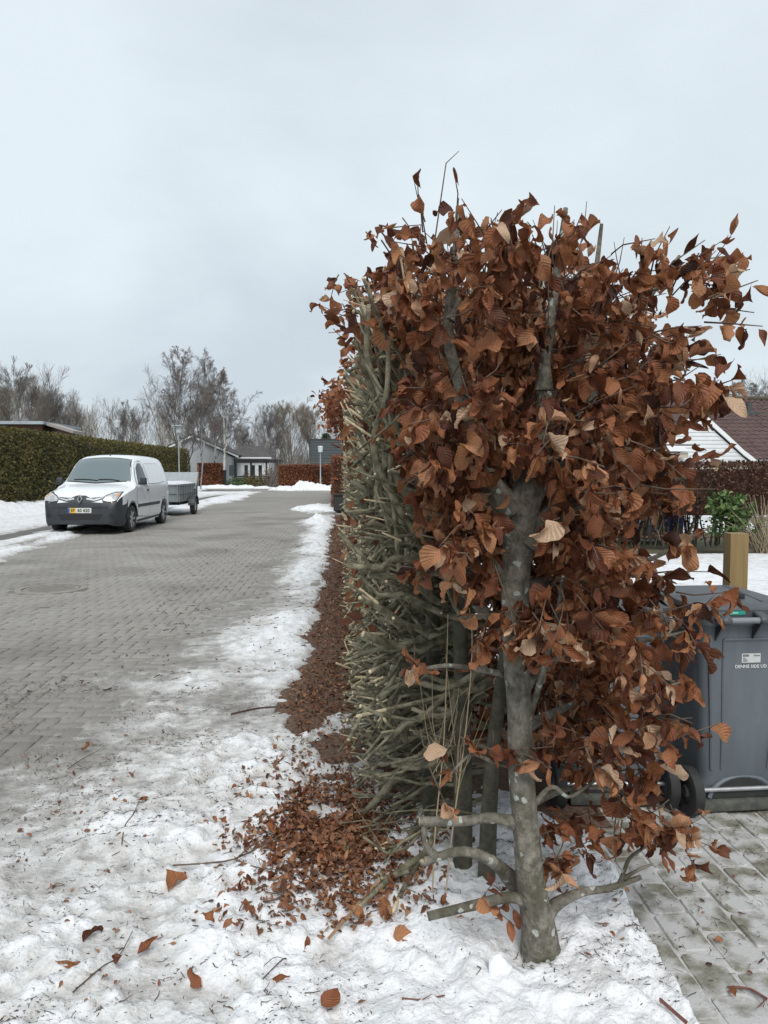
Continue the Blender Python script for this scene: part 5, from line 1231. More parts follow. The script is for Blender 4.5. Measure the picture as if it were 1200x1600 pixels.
# ------------------------------------------------------------------ hedges, houses, lamps and trees further off
def leafy_box(t, name, box, n, size, mat, tl=(2, 2), core=None, round_=.0, Pl=None, faces=('top', 'front', 'right', 'left'), jit=.05, corem=None, power=1.0):
    x0, x1, y0, y1, z0, z1 = box
    if core is not None:
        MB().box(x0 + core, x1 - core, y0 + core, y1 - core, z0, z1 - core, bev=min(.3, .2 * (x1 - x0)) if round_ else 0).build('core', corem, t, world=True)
    A = {'top': (x1 - x0) * (y1 - y0), 'front': (x1 - x0) * (z1 - z0), 'right': (y1 - y0) * (z1 - z0), 'left': (y1 - y0) * (z1 - z0)}
    tot = sum(A[f] for f in faces); pos = []; nor = []
    for f in faces:
        m = int(n * A[f] / tot); u, v = rng.random(m), rng.random(m); w = np.abs(rng.normal(0, jit, m)) * 1.0
        if f in ('right', 'left'): u = u ** power
        if f == 'top': pos.append(np.stack([x0 + (x1 - x0) * u, y0 + (y1 - y0) * v ** power, z1 - w], 1)); nor.append(np.tile([0, 0, 1.], (m, 1)))
        if f == 'front': pos.append(np.stack([x0 + (x1 - x0) * u, y0 + w, z0 + (z1 - z0) * v], 1)); nor.append(np.tile([0, -1., 0], (m, 1)))
        if f == 'right': pos.append(np.stack([x1 - w, y0 + (y1 - y0) * u, z0 + (z1 - z0) * v], 1)); nor.append(np.tile([1., 0, 0], (m, 1)))
        if f == 'left': pos.append(np.stack([x0 + w, y0 + (y1 - y0) * u, z0 + (z1 - z0) * v], 1)); nor.append(np.tile([-1., 0, 0], (m, 1)))
    pos = np.concatenate(pos); nor = np.concatenate(nor); m = len(pos)
    pos += .06 * nor * fbm(pos[:, 1] * 1.3 + pos[:, 0], pos[:, 2] * 1.3, 3, 9)[:, None]
    if round_:
        k = np.clip((pos[:, 2] - (z1 - round_)) / round_, 0, 1); dx = np.clip((y1 - pos[:, 1]) / round_, 0, 1)
        pos[:, 2] -= (1 - np.sqrt(np.clip(1 - (1 - dx) ** 2, 0, 1))) * round_ * (pos[:, 2] / z1)
    d = rand_unit(m) + nor * .5; up = nor + rand_unit(m) * .8
    tint = np.clip(rng.beta(*tl, m) * .8 + .3 * fbm(pos[:, 1] * .8, pos[:, 2] * 1.5 + pos[:, 0], 3, 4), 0, 1)
    return kind(put(name, leaves_mesh(name, pos, frames(d, up), rng.uniform(size * .6, size * 1.3, m), tint, mat, Pl or quad_leaf), t), 'stuff')
q_v = np.array([(0, 0, 0), (-.28, .45, .06), (0, 1, .0), (.28, .45, .06)]); quad_leaf = [(q_v, np.array([(0, 1, 2, 3)]), np.array([(0, 0), (.5, -1), (1, 0), (.5, 1)]))]
M_core_g = mk('hedge_core_dark', (0.02, 0.02, 0.01), .95); M_core_b = mk('hedge_core_brown', (0.05, 0.02, 0.012), .95)  # for boxes added inside the leaves; dark colour holds the hedge's inner shade
th = thing('thuja_hedge', 'tall clipped green thuja hedge along the snowy pavement behind the van', 'hedge', (-11.7, 35, 0))
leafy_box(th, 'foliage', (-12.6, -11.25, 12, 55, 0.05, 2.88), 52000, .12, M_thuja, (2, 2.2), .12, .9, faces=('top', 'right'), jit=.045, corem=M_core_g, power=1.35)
def brown_hedge(label, box, n, size=.1, **k):
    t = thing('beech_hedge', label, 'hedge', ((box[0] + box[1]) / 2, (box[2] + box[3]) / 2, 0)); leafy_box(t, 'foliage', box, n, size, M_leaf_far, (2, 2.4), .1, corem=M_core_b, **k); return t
brown_hedge('low brown beech hedge beyond the junction behind the right lamp post', (-4.95, 5.0, 56.6, 57.8, 0, 1.78), 16000, .11, faces=('top', 'front', 'left'))
brown_hedge('small rounded brown beech hedge in front of the pale gabled house', (-11.8, -10.0, 60.5, 62, 0, 1.95), 5000, .11, faces=('top', 'front', 'right'))
brown_hedge('brown leafy hedge block just beyond the far end of the pruned hedge', (-.42, .8, 27.0, 44, 0, 1.98), 12000, .09, faces=('top', 'front', 'left'))
wb = tag(MB().box(-.36, .1, 26.2, 26.7, 0.0, .55, bev=.05).box(-.39, .13, 26.17, 26.73, .555, .62, bev=.02).build('dark_box', M_black), 'low dark box standing at the far end of the pruned hedge', 'box')

# yard hedge, see-through at the foot
yh = thing('garden_hedge', 'dark brown garden hedge with bare stems across the snowy yard', 'hedge', (7.5, 14, 0))
leafy_box(yh, 'foliage', (2.5, 13.5, 13.6, 14.6, .62, 1.62), 17000, .065, leaf_material('dry_hedge_leaf', [(0, (0.03, 0.015, 0.01)), (.5, (0.085, 0.04, 0.025)), (.85, (0.16, 0.075, 0.04)), (1, (0.24, 0.15, 0.09))], .15, veins=False), (2, 2.2), .12, faces=('top', 'front'), jit=.06, corem=M_core_b)
leafy_box(yh, 'inner_foliage', (2.5, 13.5, 13.75, 14.5, .12, .8), 4200, .06, M_litter, (2, 2.4), None, faces=('front',), jit=.35)
n = 260; b = np.stack([rng.uniform(2.5, 13.5, n), rng.uniform(13.8, 14.4, n), np.zeros(n)], 1); e = b + np.stack([rng.normal(0, .2, n), rng.normal(0, .15, n), rng.uniform(.9, 1.6, n)], 1)
V, Q, cap = tubes(np.stack([b, (b + e) / 2 + rng.normal(0, .05, (n, 3)), e], 1), rng.uniform(.012, .026, (n, 1)) * np.array([[1, .8, .3]]), 5)
kind(put('stems', mesh_np('stems', V, [Q, cap], [M_stem]), yh), 'stuff')
M_blue = mk('blue_tarp', (0.02, 0.09, 0.4), .5, (0.04, 0.16, 0.55), 4, 3)
bt = MB()
for k in range(5): bt.box(4.9 + k * .45, 5.3 + k * .45, 15.0 + .1 * (k % 2), 15.8, .02, .55 + .18 * math.sin(k * 2.3), m=k % 2, bev=.08)
tag(bt.build('tarp_heap', [M_blue, mk('pale_plastic', (0.5, 0.53, 0.56), .5)], smooth=True), 'blue and pale plastic heap seen through the foot of the garden hedge', 'tarp')
rh = thing('evergreen_shrub', 'light green evergreen shrub in front of the garden hedge above the timber post', 'shrub', (7.02, 12.9, 0))
c = np.stack([rng.normal(6.95, .22, 90), rng.normal(12.9, .12, 90), rng.uniform(.3, 1.02, 90)], 1); own = np.repeat(np.arange(90), 7); pos = c[own] + rng.normal(0, .03, (630, 3))
kind(put('foliage', leaves_mesh('foliage', pos, frames(rand_unit(630) + np.array([0, -.2, .5]), rand_unit(630) + np.array([0, -.5, .8])), rng.uniform(.08, .15, 630), rng.beta(4, 1.6, 630), M_green, protos_lo), rh), 'stuff')
def bush_stems(t, cx, cy, n, h, spread, mat, rad=.006):
    b = np.stack([rng.normal(cx, .08, n), rng.normal(cy, .08, n), np.zeros(n)], 1); e = b + np.stack([rng.normal(0, spread, n), rng.normal(0, spread * .6, n), rng.uniform(h * .5, h, n)], 1)
    V, Q, cap = tubes(np.stack([b, (b * .55 + e * .45) + np.array([0, 0, h * .06]) + rng.normal(0, .02, (n, 3)), e], 1), rng.uniform(rad * .6, rad * 1.3, (n, 1)) * np.array([[1, .8, .4]]), 4)
    kind(put('stems', mesh_np('stems', V, [Q], [mat]), t), 'stuff')
bush_stems(rh, 7.0, 12.9, 10, .9, .15, M_twig)
bs = thing('bare_shrub', 'bare tan-stemmed shrub beside the green evergreen in the yard', 'shrub', (7.5, 12.75, 0)); bush_stems(bs, 7.5, 12.75, 70, 1.05, .35, mk('tan_stems', (0.3, 0.24, 0.16), .8), .009)

# ---- tiled house on the right
M_tile = mk('red_clay_tile', (0.072, 0.042, 0.037), .75, (0.118, 0.072, 0.064), 1.7, 6, .3, .7, pos=True, bump=.3, bscale=30, c3=(0.07, 0.045, 0.042), lo3=.55, hi3=.7, scale3=5)
M_wboard = mk('white_boards', (0.72, 0.74, 0.75), .6, (0.66, 0.68, 0.69), 3, 4)
M_trim = mk('white_trim', (0.8, 0.81, 0.82), .5)
M_beige = mk('beige_render', (0.5, 0.44, 0.36), .8, (0.44, 0.39, 0.32), 3, 4)
ho = thing('tiled_house', 'house with red-brown tiled roof and white boarded gable behind the garden hedge', 'house', (16, 34, 0))
RX0, RX1, EY, RY, EZ, RZ = 11.0, 27.0, 31.6, 36.2, 1.92, 4.98
MB().box(RX0 + .3, RX1 - .3, EY + .4, 40, -.05, EZ + .1).build('wall', M_beige, ho, world=True)
roof = MB().add([(RX0, EY, EZ - .06), (RX1, EY, EZ - .06), (RX1, RY, RZ - .06), (RX0, RY, RZ - .06), (RX0, 2 * RY - EY, EZ - .06), (RX1, 2 * RY - EY, EZ - .06)], [(0, 1, 2, 3), (3, 2, 5, 4), (0, 3, 4), (1, 5, 2)]).build('roof', M_tile, ho, world=True)
sl = math.atan2(RZ - EZ, RY - EY); Lr = math.hypot(RZ - EZ, RY - EY); nr_ = 16; tw_ = .30
# pantile: S profile, about a tile wide
tv = []; tf = []; m_ = 7
for j, (yy_, lift) in enumerate(((0, .028), (Lr / nr_ * 1.12, .0))):
    for i in range(m_ + 1):
        u = i / m_; tv.append((u * tw_ * 1.03, yy_, lift + .035 * math.sin(u * 2 * math.pi) * .9 + .012))
tf = [(i, i + 1, m_ + 2 + i, m_ + 1 + i) for i in range(m_)]
b0_ = len(tv); tv += [(x, y, z - .03) for x, y, z in tv[:m_ + 1]]; tf += [(i, b0_ + i, b0_ + i + 1, i + 1) for i in range(m_)]
tme = MB().add(tv, tf).mesh('tile', M_tile, True)
nt_ = 0; rest = []
for r_ in range(nr_):
    for c_ in range(int((RX1 - RX0) / tw_)):
        x = RX0 + c_ * tw_; y = EY + (RY - EY) * r_ / nr_; z = EZ + (RZ - EZ) * r_ / nr_
        pxx, pyy, _ = project(np.array([[x, y, z]]))
        vis = 1085 < pxx[0] < 1205
        if vis and nt_ < 300:
            o = bpy.data.objects.new('tile', tme); col.objects.link(o); o.parent = roof
            o.location = Vector((x, y, z + rng.normal(0, .004))) - ho.location - roof.location if False else Vector((x, y, z + rng.normal(0, .004)))
            o.rotation_euler = (sl, 0, rng.normal(0, .004)); nt_ += 1
        else: rest.append((x, y, z))
tn = np.array([v.co[:] for v in tme.vertices]); rotm = np.array(Matrix.Rotation(sl, 3, 'X')); tn = tn @ rotm.T
fq = [np.array([list(p.vertices) for p in tme.polygons])]
rest = np.array(rest); VV = (tn[None] + rest[:, None]).reshape(-1, 3); FF = (fq[0][None] + (np.arange(len(rest)) * len(tn))[:, None, None]).reshape(-1, 4)
kind(put('tile_field', mesh_np('tile_field', VV, [FF], [M_tile], smooth=True), roof, world=False), 'stuff')
rt = MB()
for k in range(34): rt.tube([(RX0 + k * .47, RY, RZ + .03), (RX0 + k * .47 + .49, RY, RZ + .045)], [.13, .115], 10)
rt.build('ridge_tiles', mk('mossy_ridge', (0.07, 0.05, 0.04), .9, (0.08, 0.08, 0.045), 6, 4), roof)
MB().tube([(19.7, RY - 1.0, RZ - .75), (19.7, RY - 1.0, RZ - .25)], .14, 10).box(19.3, 20.1, RY - 1.35, RY - .85, RZ - .85, RZ - .72).build('roof_vent', mk('lead_grey', (0.06, 0.07, 0.072), .6), roof)
MB().tube([(RX0, EY - .06, EZ - .06), (RX1, EY - .06, EZ - .06)], .06, 8).build('gutter', mk('gutter_grey', (0.2, 0.2, 0.21), .6), ho, world=True)
# projecting white gable
GY = 29.2; ax, az = 14.25, 3.62; hw = 2.25; ez = 1.72
def gx(z): return hw * np.interp(z, [ez, ez + .35, az], [1.0, .80, 0])
nb = 12; bh = (az - ez) / nb
for k in range(nb):
    z0 = ez + k * bh; z1 = z0 + bh - .006; w0, w1 = gx(z0), max(.02, gx(z1))
    MB().add([(ax - w0, GY - .022, z0), (ax + w0, GY - .022, z0), (ax + w1, GY - .004, z1), (ax - w1, GY - .004, z1), (ax - w0, GY + .03, z0), (ax + w0, GY + .03, z0), (ax + w1, GY + .03, z1), (ax - w1, GY + .03, z1)],
             [(0, 1, 2, 3), (0, 4, 5, 1), (3, 2, 6, 7), (0, 3, 7, 4), (1, 5, 6, 2)]).build('plank', M_wboard, ho, world=True)
MB().box(ax - hw + .1, ax + hw - .1, GY + .035, GY + .3, -.05, ez).build('gable_wall', M_beige, ho, world=True)
for s in (-1, 1):
    bp = MB(); zz = [ez - .1, ez + .12, ez + .35, (ez + az) / 2, az + .06]; xx = [s * (hw + .22), s * (hw - .05), s * (gx(ez + .35) + .08), s * (gx((ez + az) / 2) + .10), s * .02]
    for i in range(4):
        bp.add([(ax + xx[i], GY - .12, zz[i]), (ax + xx[i + 1], GY - .12, zz[i + 1]), (ax + xx[i + 1], GY - .12, zz[i + 1] + .2), (ax + xx[i], GY - .12, zz[i] + .2), (ax + xx[i], GY - .03, zz[i]), (ax + xx[i + 1], GY - .03, zz[i + 1]), (ax + xx[i + 1], GY - .03, zz[i + 1] + .2), (ax + xx[i], GY - .03, zz[i] + .2)],
               [(0, 1, 2, 3), (0, 4, 5, 1), (3, 2, 6, 7), (0, 3, 7, 4), (1, 5, 6, 2)])
    bp.build('bargeboard', M_trim, ho, world=True)
    rf = MB()
    for i in range(4): rf.add([(ax + xx[i], GY - .1, zz[i] + .21), (ax + xx[i + 1], GY - .1, zz[i + 1] + .21), (ax + xx[i + 1], 35.5, zz[i + 1] + .21), (ax + xx[i], 35.5, zz[i] + .21)], [(0, 1, 2, 3)])
    rf.build('gable_roof', M_tile, ho, world=True)
MB().box(12.2, 13.6, GY - .6, GY - .06, 1.95, 2.15).build('porch_beam', M_beige, ho, world=True)
MB().add([(12.0, GY - .7, 2.2), (13.7, GY - .7, 2.2), (12.75, GY - .7, 2.68), (12.0, GY - .1, 2.2), (13.7, GY - .1, 2.2), (12.75, GY - .1, 2.68)], [(0, 1, 2), (0, 3, 4, 1), (1, 4, 5, 2), (0, 2, 5, 3)]).build('porch_roof', M_trim, ho, world=True)

# ---- shed behind the thuja hedge
M_brown = mk('brown_wood', (0.1, 0.045, 0.03), .8, (0.14, 0.065, 0.04), 3, 4, stretch=(6, 6, 1))
sd = thing('garden_shed', 'brown shed with flat roof edge showing above the thuja hedge', 'shed', (-18, 35, 0))
MB().box(-24, -13.05, 33, 37, -.05, 3.42).build('wall', M_brown, sd, world=True)
MB().box(-24.3, -12.9, 32.7, 37.3, 3.43, 3.56).build('roof', mk('roof_edge_grey', (0.38, 0.42, 0.46), .6, (0.3, 0.33, 0.36), 3, 4), sd, world=True)
MB().box(-15.6, -14.5, 32.95, 32.995, 2.9, 3.38).build('window', mk('teal_pane', (0.02, 0.08, 0.085), .2), sd, world=True)
MB().add([(-12.88, 33, 3.4), (-12.88, 34.5, 3.4), (-11.75, 33, 3.05), (-11.75, 34.5, 3.05), (-12.88, 33, 3.52), (-12.88, 34.5, 3.52), (-11.75, 33, 3.17), (-11.75, 34.5, 3.17)], [(0, 2, 6, 4), (4, 6, 7, 5), (2, 3, 7, 6), (0, 1, 3, 2)]).build('lean_to_roof', mk('lean_to', (0.3, 0.27, 0.25), .7), sd, world=True)
# ---- pale house with carport at the junction
M_pale = mk('pale_render', (0.36, 0.37, 0.385), .85, (0.42, 0.43, 0.445), 1.5, 4); M_droof = mk('dark_roof', (0.055, 0.05, 0.05), .8, (0.09, 0.08, 0.075), 3, 4)
ph = thing('gabled_house', 'pale grey house with a wide gable behind the birches at the junction', 'house', (-13, 76, 0))
gz, gy = 4.9, 75.0; gl, gr_, ga = -19.2, -10.9, -15.1
MB().prism([(gl + .3, -.05), (gr_ - .3, -.05), (gr_ - .3, 2.75), (ga, gz - .25), (gl + .3, 2.75)], gy, gy + 9).build('wall', M_pale, ph, world=True)
MB().prism([(gl - .2, 2.7), (ga, gz), (gr_ + .4, 2.85), (gr_ + .4, 2.65), (ga, gz - .22), (gl - .2, 2.5)], gy - .35, gy - .02).build('bargeboard', M_trim, ph, world=True)
MB().prism([(gl - .2, 2.72), (ga, gz + .02), (gr_ + .4, 2.87), (gr_ + .4, 2.93), (ga, gz + .1), (gl - .2, 2.8)], gy - .4, gy + 9.3).build('roof', M_droof, ph, world=True)
MB().box(gr_ - .1, -7.7, 77, 83, -.05, 2.65).build('wing_wall', M_trim, ph, world=True)
MB().add([(gr_ - .2, 76.6, 2.7), (-7.4, 76.6, 2.7), (-8.6, 80, 4.0), (gr_ - .2, 80, 4.0), (-7.4, 83.4, 2.7)], [(0, 1, 2, 3), (1, 4, 2)]).build('wing_roof', M_droof, ph, world=True)
MB().box(gr_ - .2, -7.4, 76.5, 76.6, 2.58, 2.72).build('eave', M_trim, ph, world=True)
MB().box(-11.15 - .3, -10.65 - .3, gy - .06, gy - .01, .9, 1.9).build('window', M_glass, ph, world=True)
MB().box(-13.9, -13.0, gy - .06, gy - .01, .9, 2.0).build('window', M_glass, ph, world=True)
cp = thing('carport', 'black flat-roofed carport with open bays beside the pale house', 'carport', (-8.3, 72, 0))
M_cblk = mk('black_timber', (0.012, 0.012, 0.013), .7)
MB().box(-10.35, -6.15, 70.5, 75, 2.12, 2.42).build('roof', M_cblk, cp, world=True)
for x in (-10.25, -8.75, -7.3, -6.3):
    MB().box(x - .08, x + .08, 70.6, 70.76, 0, 2.12).build('post', M_cblk, cp, world=True)
for k in range(5): MB().box(-10.15, -6.4, 70.64, 70.7, .08 + k * .16, .2 + k * .16).build('rail_board', M_cblk, cp, world=True)
for x in (-9.9, -9.2, -8.5): MB().box(x, x + .35, 74.6, 74.7, .3, 1.9).build('pane', mk('dim_pane', (0.18, 0.2, 0.21), .3), cp, world=True)
# ---- dark slatted building
db = thing('dark_house', 'dark grey house end with horizontal board lines beyond the far hedge', 'house', (-1, 90, 0))
MB().box(-3.75, 4, 85.06, 92, -.05, 4.85).build('wall', mk('slate_dark', (0.05, 0.055, 0.06), .8), db, world=True)
for k in range(15): MB().box(-3.8, 4, 85.0 - .02, 85.05, .35 + k * .3, .60 + k * .3).build('board', mk('slate_board', (0.085, 0.095, 0.1), .75) if k == 0 else bpy.data.materials['slate_board'], db, world=True)
MB().box(-3.9, 4.2, 84.9, 92.2, 4.86, 4.94).build('roof', M_droof, db, world=True)

# ---- lamps, posts, small things
M_lpost = mk('lamp_post_zinc', (0.26, 0.3, 0.33), .5, (0.32, 0.35, 0.37), 5, 3, metal=.3); M_lhead = mk('lamp_head_pale', (0.55, 0.6, 0.6), .4)
def lamp(label, x, y, h, hat):
    t = thing('street_lamp', label, 'street lamp', (x, y, 0), 0, 'street lamps')
    MB().tube([(0, 0, -.05), (0, 0, .8), (0, 0, .82), (0, 0, h - .5)], [.062, .062, .048, .042], 10).build('pole', M_lpost, t, smooth=True)
    MB().lathe([(.05, h - .52), (.16, h - .5), (.19, h - .12), (.0, h - .12)], 14).build('lantern', M_lhead, t, smooth=True)
    if hat: MB().lathe([(.0, h), (.12, h - .02), (.42, h - .09), (.42, h - .11), (.0, h - .11)], 18).build('cap', M_lpost, t, smooth=True)
    else: MB().lathe([(.0, h - .04), (.17, h - .06), (.2, h - .118), (.0, h - .118)], 14).build('cap', M_lhead, t, smooth=True)
lamp('street lamp with a wide flat cap rising in front of the thuja hedge end', -10.62, 48.5, 4.35, True)
lamp('street lamp whose pale head alone shows above the thuja hedge', -14.95, 50, 4.75, False)
lamp('slim street lamp in front of the brown hedge beyond the junction', -1.7, 54.6, 3.25, False)
sp = MB().tube([(-9.95, 52, -.05), (-9.62, 52, 3.35)], .05, 8).build('leaning_post', M_lpost); tag(sp, 'bare grey post leaning slightly beside the trailer ramp', 'post')
bx = MB().box(-10.35, -9.75, 61.8, 62.3, 0, 1.35, bev=.03).box(-10.4, -9.7, 61.75, 62.35, 1.352, 1.42, bev=.02).build('black_box', M_black); tag(bx, 'tall black utility box at the junction near the pale house', 'utility box')
def shrub(label, x, y, r_, h, n=420, mat=None, sz=.13):
    t = thing('garden_shrub', label, 'shrub', (x, y, 0), 0, 'low green shrubs at the junction')
    v = rand_unit(n); v[:, 2] = np.abs(v[:, 2]); pos = v * np.array([r_, r_, h]) * rng.uniform(.55, 1.05, (n, 1)) + np.array([x, y, 0])
    kind(put('foliage', leaves_mesh('foliage', pos, frames(rand_unit(n) + v * .4, v + rand_unit(n) * .6), rng.uniform(sz * .7, sz * 1.4, n), rng.beta(2, 2, n), mat or M_thuja, quad_leaf), t), 'stuff')
    MB().tube([(x, y, -.03), (x, y, h * .6)], .03, 5).build('stem', M_twig, t, world=True)
shrub('low bright green shrub left of the carport', -9.3, 64.5, 1.0, .75, 700, M_green)
shrub('wide green shrub in front of the carport middle', -7.7, 65, .95, .9, 700)
shrub('dark upright conifer shrub at the carport right end', -6.6, 65.5, .55, 1.7, 600)
shrub('small grey-green shrub before the carport posts', -8.5, 66, .6, 1.3, 500)

# ---- bare trees
def grow(P, Rd, n, t0, t1, ang, lr, up, K, wob, rs, taper=.35):
    N_, Kp, _ = P.shape; own = np.repeat(np.arange(N_), n); m = len(own)
    t = (t0 + (t1 - t0) * (np.tile(np.arange(n), N_) + rng.random(m)) / n); f = t * (Kp - 1); i = np.minimum(f.astype(int), Kp - 2); w = (f - i)[:, None]
    b = P[own, i] * (1 - w) + P[own, i + 1] * w; tan = P[own, i + 1] - P[own, i]; tan /= np.linalg.norm(tan, axis=1, keepdims=True) + 1e-9
    side = np.cross(tan, rand_unit(m)); side /= np.linalg.norm(side, axis=1, keepdims=True) + 1e-9
    a = ang * rng.uniform(.65, 1.3, m)[:, None]; d = tan * np.cos(a) + side * np.sin(a)
    L_ = np.linalg.norm(P[own, -1] - P[own, 0], axis=1) * lr * rng.uniform(.6, 1.25, m) * (1.15 - .75 * t)
    s = np.linspace(0, 1, K)[None, :, None]
    Q_ = b[:, None] + d[:, None] * L_[:, None, None] * s + np.array([0, 0, up]) * (L_[:, None, None] * s ** 2) + (rand_unit(m)[:, None] * np.sin(s * 4) + rand_unit(m)[:, None] * np.sin(s * 7) * .5) * wob * L_[:, None, None]
    r0 = (Rd[own, i] * (1 - w[:, 0]) + Rd[own, i + 1] * w[:, 0]) * rs
    return Q_, r0[:, None] * np.linspace(1, taper, K)[None]
def tree_meshes(name, H, style, seed, barkm, twm):
    global rng
    keep = rng; rng = np.random.default_rng(seed)
    K = 9; s = np.linspace(0, 1, K)
    tops = {'birch': 1, 'multi': 1, 'round': 1, 'poplar': 1}[style]
    bend = rng.normal(0, .05, 2)
    tr_ = np.stack([bend[0] * H * s ** 2 + .02 * H * np.sin(s * 5 + seed), bend[1] * H * s ** 2, H * s * (.98 if style != 'round' else .62)], 1)[None]
    r_ = (H * .0135) * np.linspace(1, .12, K)[None]
    V, Q, cap = tubes(tr_, r_, 8); trunk = mesh_np('trunk', V, [Q], [barkm], smooth=True)
    if style == 'birch': a = [(16, .25, .97, .55, .42, .22, .34), (8, .2, 1, .6, .42, .1, .42), (7, .15, 1, .5, .7, -.05, .55), (7, .1, 1, .5, .85, -.2, .7)]
    elif style == 'round': a = [(13, .3, 1.0, .75, .62, .45, .5), (8, .2, 1, .6, .48, .25, .45), (7, .2, 1, .5, .65, .2, .5), (6, .15, 1, .5, .85, .12, .65)]
    elif style == 'multi': a = [(7, .06, .5, .62, .78, .32, .6), (9, .25, 1, .6, .38, .25, .42), (8, .2, 1, .5, .65, .1, .5), (7, .1, 1, .5, .85, -.0, .65)]
    else: a = [(16, .15, .95, .38, .45, .55, .4), (7, .2, 1, .45, .45, .4, .45), (6, .2, 1, .45, .65, .3, .55), (5, .1, 1, .45, .8, .15, .65)]
    P, Rr = tr_, r_; VV = []; faces = []; off = 0; mi = []
    for lv, (n_, t0, t1, an, lr, up, rs) in enumerate(a):
        P, Rr = grow(P, Rr, n_, t0, t1, an, lr, up, (7, 6, 4, 3)[lv], (.045, .06, .06, .07)[lv], rs); Rr = np.maximum(Rr, (.02, .011, .0085, .0075)[lv])
        V, Q, cap = tubes(P, Rr, (6, 4, 3, 3)[lv]); VV.append(V); faces.append(Q + off); mi.append(0 if lv == 0 else 1); off += len(V)
    crown = mesh_np('crown', np.concatenate(VV), faces, [M_gbark if style == 'birch' else twm, twm], mi)
    rng = keep; return trunk, crown
def birch_bark():
    m = mk('birch_bark', (0.5, 0.48, 0.44), .8, (0.06, 0.055, 0.05), 3.0, 5, .5, .6, stretch=(1, 1, .55)); return m
M_birch = birch_bark(); M_tw_d = mk('far_twigs', (0.19, 0.168, 0.155), .9); M_tw_g = mk('olive_twigs', (0.26, 0.225, 0.175), .9); M_tw_r = mk('reddish_twigs', (0.19, 0.158, 0.146), .9)
M_gbark = mk('grey_green_bark', (0.12, 0.115, 0.09), .9, (0.17, 0.16, 0.12), 2, 4)
tm_ = {'birch0': tree_meshes('b', 13, 'birch', 2, M_birch, M_tw_r), 'birch1': tree_meshes('b', 13, 'birch', 5, M_birch, M_tw_d), 'multi': tree_meshes('m', 12.5, 'multi', 3, M_gbark, M_tw_d),
       'round0': tree_meshes('r', 13, 'round', 4, M_gbark, M_tw_d), 'round1': tree_meshes('r', 13, 'round', 9, M_gbark, M_tw_g), 'poplar0': tree_meshes('p', 13, 'poplar', 6, M_gbark, M_tw_g), 'poplar1': tree_meshes('p', 13, 'poplar', 8, M_gbark, M_tw_d)}
def tree(name, label, kind_, px, ytop, Y, rz=0, wid=1.0, group=None):
    base = at(px, 733, Y); topz = at(px, ytop, Y).z; H0 = 13 if kind_ != 'multi' else 12.5
    if 'round' in kind_: H0 = 13.0
    t = thing(name, label, 'tree', (base.x, Y, 0), R(rz), group)
    tk, cr = tm_[kind_]; zmax = max(v.co.z for v in cr.vertices); s = topz / zmax; t.scale = (s * wid, s * wid, s)
    put('trunk', tk, t, world=False); put('crown', cr, t, world=False); return t
tree('birch_tree', 'tallest slender birch rising behind the end of the thuja hedge', 'birch0', 284, 538, 64, 20, .95)
tree('spreading_tree', 'wide spreading bare tree with leaning limbs left of the tallest birch', 'multi', 280, 566, 66, 205, 1.25)
tree('birch_tree', 'second birch just right of the tallest one', 'birch1', 314, 545, 67, 120, .85)
tree('birch_tree', 'white-stemmed birch in front of the pale house gable', 'birch0', 351, 575, 63, 250, 1.1)
tree('birch_tree', 'dense dark-twigged birch above the pale house roof', 'birch1', 336, 590, 72, 10, 1.1)
RT = 'bare trees behind the far hedges'
for (px, yt, Y, k, rz, w, lab) in ((32, 558, 82, 'round0', 0, .95, 'broad bare tree at the far left above the shed'), (0, 590, 88, 'round1', 90, 1, 'bare tree cut by the left edge of the frame'), (72, 580, 90, 'poplar0', 40, 1.3, 'upright bare tree right of the broad one above the shed'),
                                  (100, 598, 86, 'poplar1', 10, 1.3, 'slim bare tree with brushy top, second right of the broad tree'), (126, 612, 92, 'poplar0', 100, 1.3, 'shorter slim bare tree sloping down to the thicket'), (205, 622, 84, 'round0', 200, 1, 'small bare tree left of the birch group'),
                                  (422, 626, 86, 'round0', 70, 1, 'bare tree left of the pair above the far brown hedge'), (452, 617, 90, 'round1', 150, 1.05, 'olive bare tree above the far brown hedge'), (484, 624, 92, 'round1', 260, 1, 'round bare tree left of the dark house'),
                                  (388, 655, 82, 'poplar1', 0, 1.5, 'low brushy tree behind the carport'), (1150, 592, 78, 'birch0', 60, 1.2, 'bare tree above the tiled roof ridge'), (1182, 585, 80, 'birch1', 10, 1.2, 'bare tree at the right edge above the tiled roof'), (1118, 604, 82, 'poplar1', 30, 1.4, 'low bare tree between the hedge and the roof ridge')):
    tree('bare_tree', lab, k, px, yt, Y, rz, w, RT)
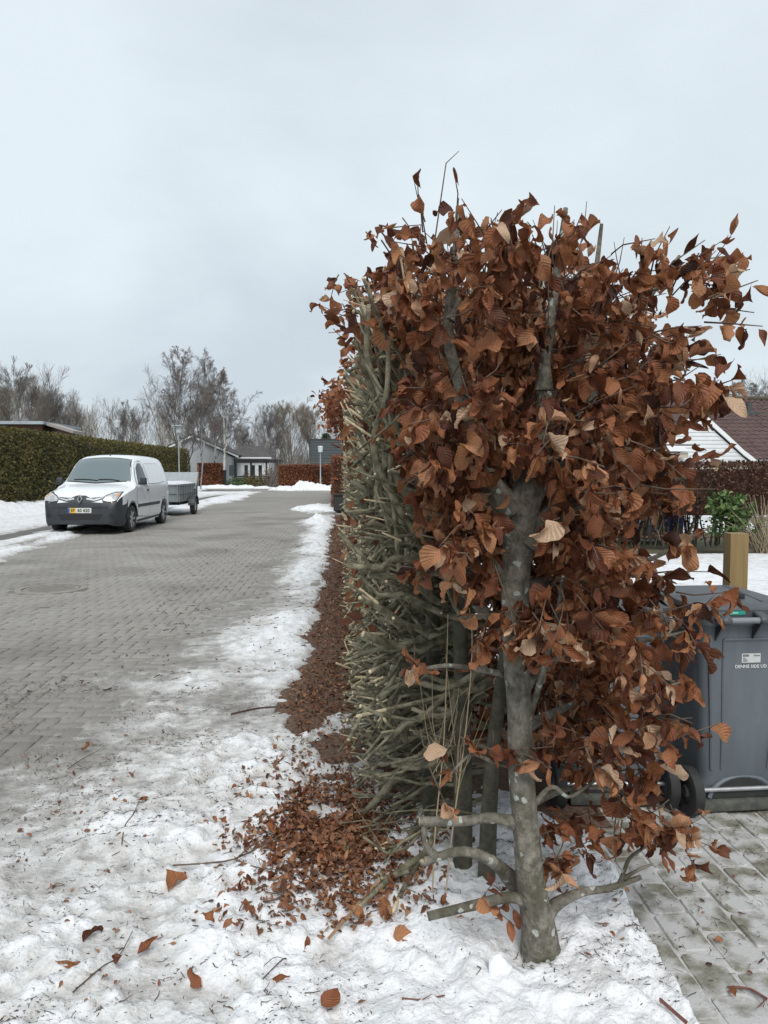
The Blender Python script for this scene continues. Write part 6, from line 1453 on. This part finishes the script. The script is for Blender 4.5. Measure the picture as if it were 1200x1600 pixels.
# thicket that reads as one mass
def thicket(name, spans, mat, n, sub):
    px = rng.uniform(spans[0], spans[1], n); Y = rng.uniform(88, 108, n); yt = np.interp(px, spans[2], spans[3]) + np.abs(rng.normal(0, 16, n))
    base = np.array([tuple(at(a, 733, b)) for a, b in zip(px, Y)]); base[:, 2] = 0; H = np.array([at(a, c, b).z for a, b, c in zip(px, Y, yt)])
    s = np.linspace(0, 1, 5); P = base[:, None] + np.stack([rng.normal(0, .09, n)[:, None] * H[:, None] * s ** 1.5, rng.normal(0, .05, n)[:, None] * H[:, None] * s, H[:, None] * s], -1)
    P[..., 0] += .1 * rng.normal(0, 1, (n, 5)); Rr = (H * .007)[:, None] * np.linspace(1, .2, 5)[None]
    VV = []; faces = []; off = 0
    V, Q, cap = tubes(P, Rr, 4); VV.append(V); faces.append(Q); off += len(V)
    for (m, an, lr, up) in ((sub, .5, .38, .35), (7, .55, .5, .15)):
        P, Rr = grow(P, Rr, m, .25, 1, an, lr, up, 4, .05, .5); Rr = np.maximum(Rr, .009); V, Q, cap = tubes(P, Rr, 3); VV.append(V); faces.append(Q + off); off += len(V)
    kind(put(name, mesh_np(name, np.concatenate(VV), faces, [mat])), 'stuff')
thicket('far_thicket', (-60, 300, [-60, 60, 140, 200, 300], [610, 615, 640, 652, 648]), M_tw_g, 95, 9)
thicket('far_thicket', (290, 540, [290, 360, 400, 440, 540], [650, 655, 668, 660, 668]), M_tw_r, 80, 9)
thicket('far_thicket', (1060, 1260, [1060, 1260], [615, 606]), M_tw_d, 60, 9)
def under(name, x0, x1, Y, h, n, mat):
    px = rng.uniform(x0, x1, n); base = np.array([tuple(at(a, 733, Y + b)) for a, b in zip(px, rng.uniform(0, 12, n))]); base[:, 2] = 0
    e = base + np.stack([rng.normal(0, .6, n), rng.normal(0, .4, n), rng.uniform(.4, 1, n) * h], 1)
    V, Q, cap = tubes(np.stack([base, (base + e) / 2 + rng.normal(0, .15, (n, 3)), e], 1), np.tile([[.022, .016, .008]], (n, 1)), 3)
    kind(put(name, mesh_np(name, V, [Q], [mat])), 'stuff')
under('brushwood', -60, 545, 86, 4.4, 3000, M_tw_g)
under('brushwood', 150, 545, 93, 4.8, 2200, M_tw_r)
under('garden_brush', 415, 545, 60, 2.6, 500, M_tw_r)
# treetop conifer behind the dark house
cf = thing('conifer_tree', 'dark green conifer tip above the dark house roof', 'tree', (-2.2, 95, 0))
n = 900; h = rng.random(n) ** .7; a = rng.uniform(0, 6.28, n); rr = (1 - h) * 2.3 * rng.uniform(.4, 1, n)
pos = np.stack([-2.2 + rr * np.cos(a), 95 + rr * np.sin(a), 1.2 + h * 4.9], 1)
kind(put('crown', leaves_mesh('crown', pos, frames(np.stack([np.cos(a), np.sin(a), -.4 * np.ones(n)], 1), np.tile([0, 0, 1.], (n, 1)) + rand_unit(n) * .4), rng.uniform(.35, .7, n), rng.beta(2, 3, n) * .6, M_green, quad_leaf), cf), 'stuff')
MB().tube([(-2.2, 95, 0), (-2.2, 95, 5.6)], [.15, .03], 6).build('trunk', M_twig, cf, world=True)
